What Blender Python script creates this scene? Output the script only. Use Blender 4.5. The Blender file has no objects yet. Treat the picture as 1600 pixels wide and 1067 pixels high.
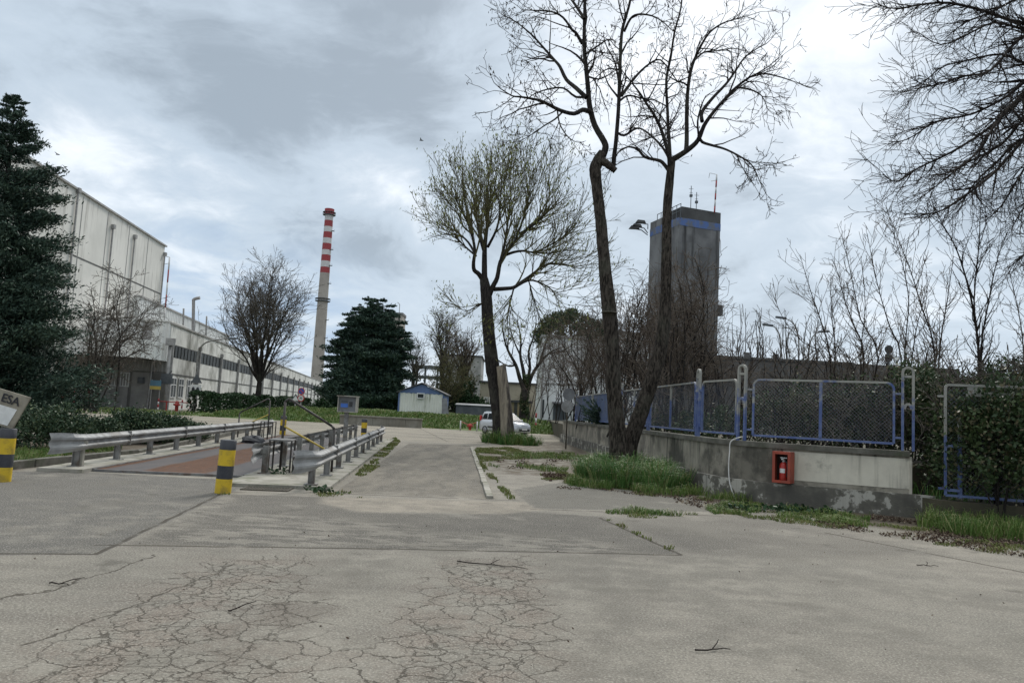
import bpy, math, random
import numpy as np
from mathutils import Vector, Matrix
S = bpy.context.scene
COL = S.collection
# ------------------------------------------------------------------ camera
F, CX, CY, H = 1180.0, 800.0, 533.5, 1.65
PIT, ROL = 0.0918, 0.052
fw = Vector((0, math.cos(PIT), math.sin(PIT)))
r0 = Vector((1, 0, 0)); u0 = Vector((0, -math.sin(PIT), math.cos(PIT)))
rt = r0*math.cos(ROL) + u0*math.sin(ROL)
up = u0*math.cos(ROL) - r0*math.sin(ROL)
def ray(px, py): return fw + rt*((px-CX)/F) + up*((CY-py)/F)
def G(px, py, z=0.0):
    d = ray(px, py); t = (z-H)/d.z
    return Vector((d.x*t, d.y*t, z))
def PD(px, py, Y):
    d = ray(px, py); t = Y/d.y
    return Vector((d.x*t, Y, H + d.z*t))
def yh(px): return 642 + .052*(px-800)
def XH(px, Y): return PD(px, yh(px), Y).x
def ZH(px, py, Y): return PD(px, py, Y).z
cd = bpy.data.cameras.new('camera'); cam = bpy.data.objects.new('camera', cd); COL.objects.link(cam)
m = Matrix((rt, up, -fw)).transposed().to_4x4(); m.translation = (0, 0, H); cam.matrix_world = m
cd.sensor_width = 36; cd.lens = 36*F/1600; cd.clip_end = 6000; cd.clip_start = .05
S.camera = cam

# ------------------------------------------------------------------ materials
def srgb(r, g, b):
    f = lambda c: c/12.92 if c <= .04045 else ((c+.055)/1.055)**2.4
    return (f(r/255), f(g/255), f(b/255))
class NT:
    def __init__(s, nt): s.nt = nt
    def n(s, t, **kw):
        nd = s.nt.nodes.new(t)
        for k, v in kw.items():
            if k == 'ins':
                for a, b in v.items():
                    if hasattr(b, 'is_output'): s.nt.links.new(b, nd.inputs[a])
                    else: nd.inputs[a].default_value = b
            else: setattr(nd, k, v)
        return nd
    def math(s, op, a, b=0.0, c=None, clamp=False):
        ins = {0: a, 1: b}
        if c is not None: ins[2] = c
        return s.n('ShaderNodeMath', operation=op, use_clamp=clamp, ins=ins).outputs[0]
    def vm(s, op, a, b=(0, 0, 0), out=0, sc=None):
        ins = {0: a, 1: b}
        nd = s.n('ShaderNodeVectorMath', operation=op, ins=ins)
        if sc is not None:
            if hasattr(sc, 'is_output'): s.nt.links.new(sc, nd.inputs['Scale'])
            else: nd.inputs['Scale'].default_value = sc
        return nd.outputs[out]
    def noise(s, vec, scale, detail=4, rough=.55, out=0, dist=0):
        return s.n('ShaderNodeTexNoise', ins={'Vector': vec, 'Scale': scale, 'Detail': detail, 'Roughness': rough, 'Distortion': dist}).outputs[out]
    def ramp(s, x, a, b, smooth=True):
        nd = s.n('ShaderNodeMapRange', ins={0: x, 1: a, 2: b, 3: 0.0, 4: 1.0})
        nd.interpolation_type = 'SMOOTHSTEP' if smooth else 'LINEAR'
        return nd.outputs[0]
    def mix(s, f, a, b, blend='MIX'):
        nd = s.n('ShaderNodeMix', data_type='RGBA', blend_type=blend)
        for i, v in ((0, f), (6, a), (7, b)):
            if hasattr(v, 'is_output'): s.nt.links.new(v, nd.inputs[i])
            elif i == 0: nd.inputs[0].default_value = v
            else: nd.inputs[i].default_value = tuple(v)[:3] + (1,)
        return nd.outputs[2]
def newmat(name):
    m = bpy.data.materials.new(name); m.use_nodes = True
    nt = m.node_tree; nt.nodes.clear(); T = NT(nt)
    out = nt.nodes.new('ShaderNodeOutputMaterial'); b = nt.nodes.new('ShaderNodeBsdfPrincipled')
    nt.links.new(b.outputs[0], out.inputs[0])
    return m, T, b
def link(T, b, col=None, rough=None, height=None, bump=.3, dist=.01):
    def put(nm, v):
        if hasattr(v, 'is_output'): T.nt.links.new(v, b.inputs[nm])
        elif nm == 'Base Color': b.inputs[nm].default_value = tuple(v)[:3] + (1,)
        else: b.inputs[nm].default_value = v
    if col is not None: put('Base Color', col)
    if rough is not None: put('Roughness', rough)
    if height is not None:
        bn = T.n('ShaderNodeBump', ins={'Strength': bump, 'Distance': dist, 'Height': height})
        T.nt.links.new(bn.outputs[0], b.inputs['Normal'])
def M(name, c1, c2=None, scale=3, rough=.8, metal=0, bump=0, bs=30, streak=None, samt=.6, island=0, low=.35, high=.65, dirt=None, dscale=.7, damt=.8, dlo=.48, dhi=.68, ztop=None, sscale=2.2, spec=None):
    m, T, b = newmat(name); P = T.n('ShaderNodeTexCoord').outputs['Object']
    c2 = c2 or tuple(x*.7 for x in c1)
    n1 = T.noise(P, scale, 6, .6)
    col = T.mix(T.ramp(n1, low, high), c1, c2)
    if dirt:
        col = T.mix(T.math('MULTIPLY', T.ramp(T.noise(P, dscale, 8, .65), dlo, dhi), damt), col, dirt)
    if streak:
        v = T.vm('MULTIPLY', P, (1, 1, .07))
        st = T.ramp(T.noise(v, sscale, 6, .65), .5, .74)
        st2 = T.ramp(T.noise(P, .35, 3, .5), .35, .6)
        if ztop: st2 = T.ramp(T.math('ADD', T.n('ShaderNodeSeparateXYZ', ins={0: P}).outputs[2], T.math('MULTIPLY', T.math('SUBTRACT', T.noise(T.vm('MULTIPLY', P, (1, 1, 0)), sscale*1.3, 4, .6), .5), (ztop[1]-ztop[0])*1.6)), ztop[0], ztop[1])
        col = T.mix(T.math('MULTIPLY', T.math('MULTIPLY', st, st2), samt), col, streak)
    if island:
        rnd = T.n('ShaderNodeNewGeometry').outputs['Random Per Island']
        col = T.mix(T.math('MULTIPLY', rnd, island), col, c2)
    hgt = T.noise(P, bs, 5, .6) if bump else None
    link(T, b, col, rough, hgt, bump)
    b.inputs['Metallic'].default_value = metal
    if spec is not None: b.inputs['Specular IOR Level'].default_value = spec
    return m
MAT = {}
def bark(name, c1, c2, sc=6):
    m, T, b = newmat(name); P = T.n('ShaderNodeTexCoord').outputs['Object']
    v = T.vm('MULTIPLY', P, (1, 1, .24))
    n1 = T.noise(v, sc*2.6, 7, .7, dist=.6); n2 = T.noise(P, 1.3, 3)
    col = T.mix(T.ramp(n1, .38, .62), c1, c2)
    col = T.mix(T.math('MULTIPLY', T.ramp(n2, .5, .7), .35), col, (.11, .11, .085))
    link(T, b, col, .95, n1, 1.0, .05); b.inputs['Specular IOR Level'].default_value = .12; MAT[name] = m
def leafm(name, c1, c2, rough=.6, sc=.8, c3=None):
    m, T, b = newmat(name); P = T.n('ShaderNodeTexCoord').outputs['Object']
    rnd = T.n('ShaderNodeNewGeometry').outputs['Random Per Island']
    n1 = T.noise(P, sc, 3)
    f = T.math('ADD', T.math('MULTIPLY', rnd, .5), T.ramp(n1, .35, .68)); f = T.math('MULTIPLY', f, .66)
    col = T.mix(f, c1, c2)
    if c3: col = T.mix(T.math('GREATER_THAN', rnd, .84), col, c3)
    link(T, b, col, rough); b.inputs['Specular IOR Level'].default_value = .25
    MAT[name] = m
def mk(name, *a, **k): MAT[name] = M(name, *a, **k)
# foliage and wood
bark('bark_dark', (.018, .016, .015), (.050, .044, .040))
bark('bark_grey', (.014, .012, .010), (.088, .074, .062), 7)
bark('bark_pale', (.075, .062, .048), (.22, .19, .15), 6)
mk('twig', (.020, .016, .015), (.040, .033, .029), scale=1.5, spec=.1, rough=.95)
mk('twig_brown', (.095, .075, .060), (.155, .128, .104), scale=1.2, spec=.1, rough=.95)
mk('twig_grey', (.085, .074, .062), (.14, .125, .105), scale=1.2, spec=.1, rough=.95)
mk('twig_olive', (.085, .078, .042), (.13, .12, .062), scale=1.2, spec=.1, rough=.95)
leafm('conifer', (.018, .038, .030), (.058, .098, .070), .6, .5, (.085, .13, .085))
leafm('cypress', (.017, .036, .027), (.055, .092, .062), .6, .8, (.08, .12, .08))
leafm('juniper', (.020, .042, .024), (.052, .085, .040), .6, 1.3, (.085, .11, .05))
leafm('hedge_leaf', (.016, .040, .016), (.040, .080, .030), .55, 1.0)
leafm('ivy', (.020, .040, .015), (.070, .100, .038), .5, 1.4, (.13, .115, .065))
leafm('bud', (.15, .17, .045), (.27, .285, .09), .6, .8)
leafm('seed', (.050, .040, .032), (.09, .075, .055), .7, 1)
leafm('pine', (.020, .040, .020), (.05, .078, .033), .6, .35)
leafm('grass', (.062, .125, .024), (.15, .21, .05), .55, .9, (.26, .25, .11))
leafm('grass_lush', (.048, .125, .026), (.115, .205, .050), .5, 1.4, (.22, .22, .09))
leafm('moss', (.085, .125, .030), (.18, .20, .055), .8, 1.5, (.22, .18, .09))
leafm('litter', (.050, .030, .022), (.12, .085, .06), .9, 2, (.24, .19, .13))
# built
mk('white_metal', (.78, .775, .74), (.68, .675, .64), scale=.6, rough=.6, streak=(.13, .13, .12), samt=.75, sscale=.9)
mk('hall_panel', (.70, .68, .63), (.60, .585, .54), scale=.25, rough=.75, streak=(.24, .22, .19), samt=.75, sscale=1.6, ztop=(2, 19))
mk('factory_panel', (.76, .755, .71), (.55, .545, .51), scale=.3, rough=.8, streak=(.10, .105, .085), samt=.85, dirt=(.17, .17, .14), dscale=.2, sscale=.9)
mk('corrugated', (.78, .78, .75), (.66, .66, .635), scale=.5, rough=.55, streak=(.10, .10, .09), samt=.75, sscale=1.3)
mk('dark_joint', (.05, .05, .05), (.08, .08, .075), rough=.8)
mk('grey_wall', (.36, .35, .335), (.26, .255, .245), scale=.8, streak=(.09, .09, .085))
mk('glass_dark', (.030, .036, .038), (.055, .062, .064), scale=.4, rough=.45, spec=.18)
mk('red_door', (.16, .035, .03), (.10, .03, .025), rough=.7)
mk('concrete_wall', (.34, .31, .25), (.17, .155, .125), scale=1.1, rough=.92, bump=.5, streak=(.028, .027, .023), samt=1.0, ztop=(.35, 1.1), dirt=(.060, .056, .045), dscale=.9, sscale=6, dlo=.50, dhi=.62)
mk('concrete_cream', (.66, .615, .51), (.52, .48, .40), scale=1.2, dirt=(.17, .16, .13), dscale=1.5, damt=.75, dlo=.53, dhi=.66, rough=.92, bump=.25, streak=(.10, .09, .07), samt=.5, sscale=6)
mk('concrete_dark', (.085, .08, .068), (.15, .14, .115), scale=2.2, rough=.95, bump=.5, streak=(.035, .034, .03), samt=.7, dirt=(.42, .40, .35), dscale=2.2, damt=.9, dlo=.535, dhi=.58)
mk('coping', (.15, .142, .12), (.085, .08, .066), scale=3, rough=.95, bump=.5, dirt=(.055, .065, .035), dscale=2)
mk('kerb', (.34, .32, .275), (.22, .205, .17), scale=2.5, rough=.92, bump=.4, dirt=(.10, .105, .055), dscale=2)
mk('tower', (.20, .20, .202), (.11, .11, .113), scale=.25, rough=.92, streak=(.035, .035, .036), samt=1.0, sscale=1.5, ztop=(4, 24), dirt=(.06, .06, .06), dscale=.16, damt=.7, bump=.2, bs=3)
mk('tower_top', (.085, .085, .085), (.055, .055, .055), scale=.5, rough=.9)
mk('blue_band', (.07, .13, .32), (.115, .125, .15), scale=.8, rough=.7, streak=(.2, .2, .2), low=.45, high=.6)
mk('stack_concrete', (.42, .38, .335), (.33, .295, .26), scale=.15, rough=.9, streak=(.22, .20, .175))
mk('stack_red', (.34, .045, .05), (.29, .05, .055), scale=.3, rough=.7)
mk('stack_white', (.62, .61, .60), (.52, .51, .50), scale=.3, rough=.7)
mk('beige_wall', (.38, .34, .27), (.29, .26, .21), scale=.4, streak=(.17, .15, .12))
mk('ochre_wall', (.36, .28, .17), (.26, .21, .13), scale=.8)
mk('white_wall', (.74, .74, .73), (.64, .64, .63), scale=.3, streak=(.25, .25, .24))
mk('shed_wall', (.78, .78, .71), (.70, .70, .63), scale=.8, rough=.6, streak=(.15, .17, .07), samt=.9, sscale=4)
mk('shed_blue', (.13, .20, .38), (.10, .15, .29), scale=1.5, rough=.6)
mk('roof_dark', (.05, .05, .055), (.08, .08, .085), scale=2)
mk('galv', (.34, .34, .335), (.22, .222, .22), scale=3, rough=.66, metal=.15, spec=.3, bump=.1, dirt=(.15, .12, .09), dscale=2, damt=.5, streak=(.12, .11, .10), samt=.4, sscale=8)
mk('galv_post', (.27, .265, .255), (.18, .175, .165), scale=4, rough=.6, metal=.3, dirt=(.11, .075, .05), dscale=4)
mk('yellow', (.62, .42, .018), (.50, .34, .02), scale=5, rough=.6, dirt=(.18, .13, .05), dscale=5, damt=.55, bump=.15)
mk('black_paint', (.028, .030, .038), (.045, .047, .055), scale=6, rough=.6, dirt=(.10, .10, .09), dscale=5, damt=.4)
mk('black_iron', (.022, .021, .021), (.05, .045, .04), scale=8, rough=.6, dirt=(.09, .05, .03), dscale=6, damt=.5)
mk('yellow_bar', (.45, .33, .05), (.38, .27, .05), scale=6, rough=.6)
mk('grey_iron', (.13, .13, .13), (.20, .195, .185), scale=6, rough=.65, metal=.2, dirt=(.10, .06, .04), dscale=4)
mk('blue_light', (.06, .18, .60), (.05, .15, .50), rough=.35)
mk('cream_box', (.40, .38, .32), (.30, .28, .24), scale=5, rough=.6, dirt=(.14, .10, .07), dscale=5)
mk('box_red', (.36, .060, .030), (.27, .052, .030), scale=4, rough=.6, dirt=(.20, .06, .04), dscale=5, damt=.5)
mk('ext_red', (.42, .030, .022), (.34, .03, .022), scale=4, rough=.3)
mk('box_in', (.03, .014, .012), (.05, .02, .015), rough=.8)
mk('paper', (.72, .72, .70), (.62, .62, .60), scale=8, rough=.7)
mk('ink', (.015, .015, .02), (.02, .02, .025), rough=.6)
mk('sign_face', (.30, .27, .21), (.23, .205, .16), scale=3, rough=.7, dirt=(.14, .12, .09), dscale=3)
mk('sign_back', (.20, .205, .21), (.14, .14, .145), scale=3, rough=.6, metal=.3)
mk('sign_red', (.50, .03, .03), (.42, .03, .03), rough=.5)
mk('sign_blue', (.03, .08, .35), (.03, .07, .28), rough=.5)
mk('sign_yellow', (.55, .42, .10), (.45, .36, .10), rough=.6)
mk('sign_teal', (.10, .22, .30), (.09, .18, .25), rough=.6)
mk('white_hose', (.62, .61, .58), (.5, .49, .46), scale=6, rough=.6)
mk('pipe_grey', (.34, .33, .32), (.24, .235, .23), rough=.6)
mk('car_paint', (.55, .57, .60), (.52, .54, .57), scale=.6, rough=.25, metal=.25)
mk('car_glass', (.012, .016, .018), (.02, .025, .028), rough=.3, spec=.10)
mk('tyre', (.02, .02, .02), (.03, .03, .03), rough=.85)
mk('rim', (.30, .30, .31), (.22, .22, .23), rough=.35, metal=.6)
mk('plastic', (.03, .03, .032), (.04, .04, .042), rough=.5)
mk('lamp_glass', (.65, .66, .68), (.55, .56, .58), rough=.1)
mk('lamp_orange', (.6, .22, .03), (.5, .2, .03), rough=.3)
mk('rail_red', (.42, .04, .035), (.3, .04, .035), rough=.6)
mk('cut_wood', (.30, .26, .20), (.18, .155, .12), scale=5, rough=.9, streak=(.05, .043, .035), samt=1.0, sscale=9, bump=.4)
mk('bag', (.02, .02, .024), (.05, .05, .055), rough=.35)
mk('bird', (.02, .02, .02), (.03, .03, .03))
mk('steel_frame', (.13, .14, .15), (.09, .10, .11), scale=2, rough=.6, metal=.3)
mk('galv_wire', (.20, .205, .21), (.11, .13, .18), scale=3, rough=.5, metal=.2)
mk('grate', (.09, .075, .055), (.05, .045, .035), scale=10, rough=.9, bump=.5)
def blue_paint():
    m, T, b = newmat('fence_blue'); P = T.n('ShaderNodeTexCoord').outputs['Object']
    z = T.n('ShaderNodeSeparateXYZ', ins={0: P}).outputs[2]
    n1 = T.noise(P, 5, 6, .65); n2 = T.noise(P, 1.3, 3)
    blue = T.mix(T.ramp(n1, .35, .7), (.065, .10, .25), (.13, .17, .30))
    worn = T.mix(T.ramp(n1, .3, .7), (.24, .24, .22), (.33, .32, .28))
    f = T.ramp(T.math('ADD', T.math('MULTIPLY', z, .32), T.math('ADD', T.math('MULTIPLY', n1, .55), T.math('MULTIPLY', n2, .75))), .90, 1.06)
    rust = T.ramp(T.noise(P, 9, 5), .62, .70)
    col = T.mix(f, blue, worn); col = T.mix(T.math('MULTIPLY', rust, .6), col, (.12, .06, .035))
    link(T, b, col, .6); return m
MAT['fence_blue'] = blue_paint()

# ------------------------------------------------------------------ mesh builder
class MB:
    def __init__(s, smooth=False): s.V = []; s.Fs = []; s.nv = 0; s.T = []; s.smooth = smooth; s.sm = []
    def add(s, V, Fc, smooth=None):
        V = np.asarray(V, dtype=float).reshape(-1, 3)
        sm = s.smooth if smooth is None else smooth
        if isinstance(Fc, np.ndarray): s.Fs.append((Fc.astype(np.int64)+s.nv, sm))
        else:
            d = {}
            for f in Fc: d.setdefault(len(f), []).append(f)
            for k in d: s.Fs.append((np.array(d[k], dtype=np.int64)+s.nv, sm))
        s.V.append(V); s.nv += len(V); return s
    def box(s, c, size, rz=0):
        x, y, z = [q/2 for q in size]; co, si = math.cos(rz), math.sin(rz); V = []
        for dz in (-z, z):
            for dx, dy in ((-x, -y), (x, -y), (x, y), (-x, y)):
                V.append((c[0]+dx*co-dy*si, c[1]+dx*si+dy*co, c[2]+dz))
        return s.add(V, [(3, 2, 1, 0), (4, 5, 6, 7), (0, 1, 5, 4), (1, 2, 6, 5), (2, 3, 7, 6), (3, 0, 4, 7)], False)
    def box2(s, a, b): return s.box([(a[i]+b[i])/2 for i in range(3)], [abs(b[i]-a[i]) for i in range(3)])
    def ext(s, pts, vec):
        n = len(pts); P = np.array([tuple(p) for p in pts], float); V = np.vstack([P, P+np.array(tuple(vec), float)])
        return s.add(V, [tuple(range(n-1, -1, -1)), tuple(range(n, 2*n))] + [(i, (i+1) % n, n+(i+1) % n, n+i) for i in range(n)], False)
    def beam(s, a, b, w, h=None, upv=(0, 0, 1)):
        a = Vector(a); b = Vector(b); d = (b-a).normalized(); h = h or w; uv = Vector(upv)
        if abs(d.dot(uv)) > .98: uv = Vector((0, 1, 0))
        sx = d.cross(uv).normalized()*(w/2); sy = sx.cross(d).normalized()*(h/2)
        return s.ext([a-sx-sy, a+sx-sy, a+sx+sy, a-sx+sy], b-a)
    def tube(s, pts, r, n=8, cap=False):
        pts = np.array([tuple(p) for p in pts], float)
        rr = np.full(len(pts), r, float) if np.isscalar(r) else np.array(r, float)
        s.T.append((pts, rr, n, cap)); return s
    def lathe(s, prof, n=16, c=(0, 0, 0), smooth=True):
        a = np.arange(n)*2*math.pi/n; V = []; Fc = []
        for r, z in prof:
            for t in a: V.append((c[0]+r*math.cos(t), c[1]+r*math.sin(t), c[2]+z))
        for i in range(len(prof)-1):
            for j in range(n): Fc.append((i*n+j, i*n+(j+1) % n, (i+1)*n+(j+1) % n, (i+1)*n+j))
        s.add(V, Fc, smooth)
        s.add(V[:n], [tuple(range(n-1, -1, -1))], False); s.add(V[-n:], [tuple(range(n))], False)
        return s
    def disc(s, c, r, nrm, th, n=20):
        c = Vector(c); nrm = Vector(nrm).normalized(); a = nrm.orthogonal().normalized(); b = nrm.cross(a)
        return s.ext([c + a*(r*math.cos(t*2*math.pi/n)) + b*(r*math.sin(t*2*math.pi/n)) for t in range(n)], nrm*th)
    def cards(s, C, size, dirs=None, asp=.5, rng=None, spread=1.0, fold=0):
        """small diamond leaves: C (N,3) centres"""
        rng = rng or np.random.default_rng(1); C = np.asarray(C, float); N = len(C)
        if N == 0: return s
        d = rng.normal(size=(N, 3))*spread
        if dirs is not None: d = d + dirs
        d /= np.linalg.norm(d, axis=1)[:, None]+1e-9
        e = np.cross(d, rng.normal(size=(N, 3))); e /= np.linalg.norm(e, axis=1)[:, None]+1e-9
        sz = (size*rng.uniform(.6, 1.4, N))[:, None]
        V = np.stack([C-d*sz*.5, C+e*sz*asp*.5, C+d*sz*.5, C-e*sz*asp*.5], 1).reshape(-1, 3)
        s.add(V, np.arange(4*N).reshape(N, 4), False); return s
    def blades(s, C, h, w, lean, rng):
        C = np.asarray(C, float); N = len(C)
        if N == 0: return s
        nz = np.sin(C[:, 0]*5.1+C[:, 1]*2.3)*np.sin(C[:, 1]*4.3-C[:, 0]*1.7+1)+.6*np.sin(C[:, 0]*11+2)*np.sin(C[:, 1]*9)
        hh = (np.asarray(h)*rng.uniform(.4, 1.15, N)*(1+.33*nz))[:, None]
        a = rng.uniform(0, 2*math.pi, N); L = np.stack([np.cos(a), np.sin(a), 0*a], 1)*(rng.uniform(.1, 1, N)*lean)[:, None]
        b = rng.uniform(0, 2*math.pi, N); W = np.stack([np.cos(b), np.sin(b), 0*b], 1)*w*.5
        Z = np.array([0, 0, 1.0])
        mid = C + L*hh*.35 + Z*hh*.62; tip = C + L*hh*1.0 + Z*hh*(.95-.3*np.minimum(lean, 1))
        V = np.stack([C-W, C+W, mid+W*.75, mid-W*.75, tip], 1).reshape(-1, 3)
        i = np.arange(N)*5
        s.add(V, np.stack([i, i+1, i+2, i+3], 1), False)
        s.Fs.append((np.stack([i+3, i+2, i+4], 1)+s.nv-5*N, False)); return s
    def flush(s):
        g = {}
        for t in s.T: g.setdefault((len(t[0]), t[2], t[3]), []).append(t)
        s.T = []
        for (k, n, cap), L in g.items():
            P = np.stack([t[0] for t in L]); R = np.stack([t[1] for t in L]); B = len(L)
            tg = np.gradient(P, axis=1); tg /= np.linalg.norm(tg, axis=2)[..., None]+1e-12
            mt = np.abs(tg.mean(1)); ax = np.argmin(mt, 1); ref = np.eye(3)[ax][:, None, :]
            u = np.cross(tg, ref); u /= np.linalg.norm(u, axis=2)[..., None]+1e-12; v = np.cross(tg, u)
            a = np.arange(n)*2*math.pi/n
            V = P[:, :, None, :] + R[:, :, None, None]*(np.cos(a)[None, None, :, None]*u[:, :, None, :] + np.sin(a)[None, None, :, None]*v[:, :, None, :])
            i0 = (np.arange(B)*k*n)[:, None, None] + (np.arange(k-1)*n)[None, :, None]
            j = np.arange(n)[None, None, :]; j2 = (j+1) % n
            Fq = np.stack([i0+j, i0+j2, i0+n+j2, i0+n+j], -1).reshape(-1, 4)
            base = s.nv
            s.add(V.reshape(-1, 3), Fq, True)
            if cap:
                st = np.arange(B)[:, None]*k*n
                s.Fs.append((st+np.arange(n)[::-1][None]+base, False)); s.Fs.append((st+(k-1)*n+np.arange(n)[None]+base, False))
    def build(s, name, mat, parent=None, origin=None, local=False, bevel=0):
        s.flush()
        V = np.vstack(s.V)
        if not local:
            if parent is not None:
                o = np.zeros(3); q = parent
                while q is not None: o += np.array(q.location); q = q.parent
                V = V-o; org = (0, 0, 0)
            else:
                if origin is None: org = ((V[:, 0].min()+V[:, 0].max())/2, (V[:, 1].min()+V[:, 1].max())/2, V[:, 2].min())
                else: org = origin
                V = V-np.array(org)
        else: org = (0, 0, 0)
        me = bpy.data.meshes.new(name); me.vertices.add(len(V)); me.vertices.foreach_set('co', V.astype(np.float32).ravel())
        loops = np.concatenate([f.ravel() for f, _ in s.Fs]); cnt = np.concatenate([np.full(len(f), f.shape[1]) for f, _ in s.Fs])
        sm = np.concatenate([np.full(len(f), q) for f, q in s.Fs])
        me.loops.add(len(loops)); me.loops.foreach_set('vertex_index', loops.astype(np.int32))
        me.polygons.add(len(cnt)); me.polygons.foreach_set('loop_start', (np.cumsum(cnt)-cnt).astype(np.int32))
        me.polygons.foreach_set('use_smooth', sm.astype(bool)); me.update(calc_edges=True); me.validate()
        me.materials.append(MAT[mat] if isinstance(mat, str) else mat)
        o = bpy.data.objects.new(name, me); COL.objects.link(o); o.location = org
        if parent is not None: o.parent = parent
        if bevel:
            bm = o.modifiers.new('bevel', 'BEVEL'); bm.width = bevel; bm.segments = 2; bm.limit_method = 'ANGLE'
        return o
def tag(o, label=None, cat=None, group=None, kind=None):
    if label: o['label'] = label
    if cat: o['category'] = cat
    if group: o['group'] = group
    if kind: o['kind'] = kind
    return o
def thing(name, loc, label, cat, group=None, rz=0):
    o = bpy.data.objects.new(name, None); COL.objects.link(o); o.location = tuple(loc); o.rotation_euler = (0, 0, rz); o.empty_display_size = .2
    return tag(o, label, cat, group)
def copy_tree(o, parent=None):
    c = o.copy(); COL.objects.link(c)
    if parent is not None: c.parent = parent
    for ch in list(o.children): copy_tree(ch, c)
    return c
def text_mesh(name, txt, size, mat, parent, loc, rot, th=.004, align='CENTER'):
    cu = bpy.data.curves.new('letters', 'FONT'); cu.body = txt; cu.size = size; cu.extrude = th; cu.align_x = align; cu.align_y = 'CENTER'; cu.offset = size*.012
    ob = bpy.data.objects.new('letters', cu); COL.objects.link(ob)
    dg = bpy.context.evaluated_depsgraph_get(); me = bpy.data.meshes.new_from_object(ob.evaluated_get(dg)); bpy.data.objects.remove(ob)
    me.name = name; me.materials.clear(); me.materials.append(MAT[mat]); o = bpy.data.objects.new(name, me); COL.objects.link(o); o.parent = parent
    o.location = loc; o.rotation_euler = rot; return o

# ------------------------------------------------------------------ tree growth
def vadd(a, b, s=1.0): return (a[0]+b[0]*s, a[1]+b[1]*s, a[2]+b[2]*s)
def vnorm(a):
    l = math.sqrt(a[0]*a[0]+a[1]*a[1]+a[2]*a[2])+1e-9; return (a[0]/l, a[1]/l, a[2]/l)
def vcross(a, b): return (a[1]*b[2]-a[2]*b[1], a[2]*b[0]-a[0]*b[2], a[0]*b[1]-a[1]*b[0])
class Tree:
    """levels: list of dicts n (children per metre), ang, len, rad, wander, up, seg"""
    def __init__(s, levels, seed, rmin=.004, sides=(6, 4, 3, 3)):
        s.Lv = levels; s.r = random.Random(seed); s.mb = MB(True); s.tips = []; s.rmin = rmin; s.sides = sides; s.count = 0
    def grow(s, p, d, L, r, lvl):
        P = s.Lv[lvl]; R = s.r; k = P.get('seg', 4); pts = [p]; w = P['wander']; u = P.get('up', 0)
        d = vnorm(d)
        for i in range(k):
            d = vnorm((d[0]+R.gauss(0, w), d[1]+R.gauss(0, w), d[2]+R.gauss(0, w)+u)); p = vadd(p, d, L/k); pts.append(p)
        rad = [max(s.rmin, r*(1-.75*i/k)) for i in range(k+1)]
        s.mb.tube(pts, rad, s.sides[min(lvl, len(s.sides)-1)]); s.count += 1
        if lvl+1 < len(s.Lv): s.spawn(pts, rad, lvl+1)
        else: s.tips.append((pts[-1], d))
    def spawn(s, pts, rad, lvl, t0=.18, scale=1.0, dens=1.0):
        if lvl >= len(s.Lv): return
        P = s.Lv[lvl]; R = s.r
        seg = [math.dist(pts[i], pts[i+1]) for i in range(len(pts)-1)]; Lt = sum(seg)
        n = P['n']*Lt*(1-t0)*dens; n = int(n)+(1 if R.random() < n-int(n) else 0)
        for _ in range(n):
            t = t0+(1-t0)*R.random()**.85; q = t*Lt; i = 0
            while i < len(seg)-1 and q > seg[i]: q -= seg[i]; i += 1
            f = min(1, q/(seg[i]+1e-9)); a, b = pts[i], pts[i+1]
            p = tuple(a[j]+(b[j]-a[j])*f for j in range(3)); d = vnorm((b[0]-a[0], b[1]-a[1], b[2]-a[2]))
            rv = (R.gauss(0, 1), R.gauss(0, 1), R.gauss(0, 1)); pe = vnorm(vcross(d, rv)); an = math.radians(R.gauss(P['ang'], P['ang']*.25))
            dd = vadd((d[0]*math.cos(an), d[1]*math.cos(an), d[2]*math.cos(an)), pe, math.sin(an))
            rr = rad[i]+(rad[i+1]-rad[i])*f
            s.grow(p, dd, P['len']*scale*(1.1-.55*t)*R.uniform(.55, 1.25), min(rr*.65, P['rad']), lvl)
def limb(pxs, D0, D1, rng=None):
    n = len(pxs); return [tuple(PD(x, y, D0+(D1-D0)*i/(n-1))) for i, (x, y) in enumerate(pxs)]
def smooth_path(pts, rad, sub=3):
    P = [Vector(p) for p in pts]; out = []; ro = []
    for i in range(len(P)-1):
        p0 = P[max(0, i-1)]; p1 = P[i]; p2 = P[i+1]; p3 = P[min(len(P)-1, i+2)]
        for k in range(sub):
            t = k/sub
            out.append(tuple(.5*((2*p1)+(p2-p0)*t+(2*p0-5*p1+4*p2-p3)*t*t+(3*p1-p0-3*p2+p3)*t**3))); ro.append(rad[i]+(rad[i+1]-rad[i])*t)
    out.append(tuple(P[-1])); ro.append(rad[-1]); return out, ro
def lin(a, b, n): return [a+(b-a)*i/(n-1) for i in range(n)]
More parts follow.
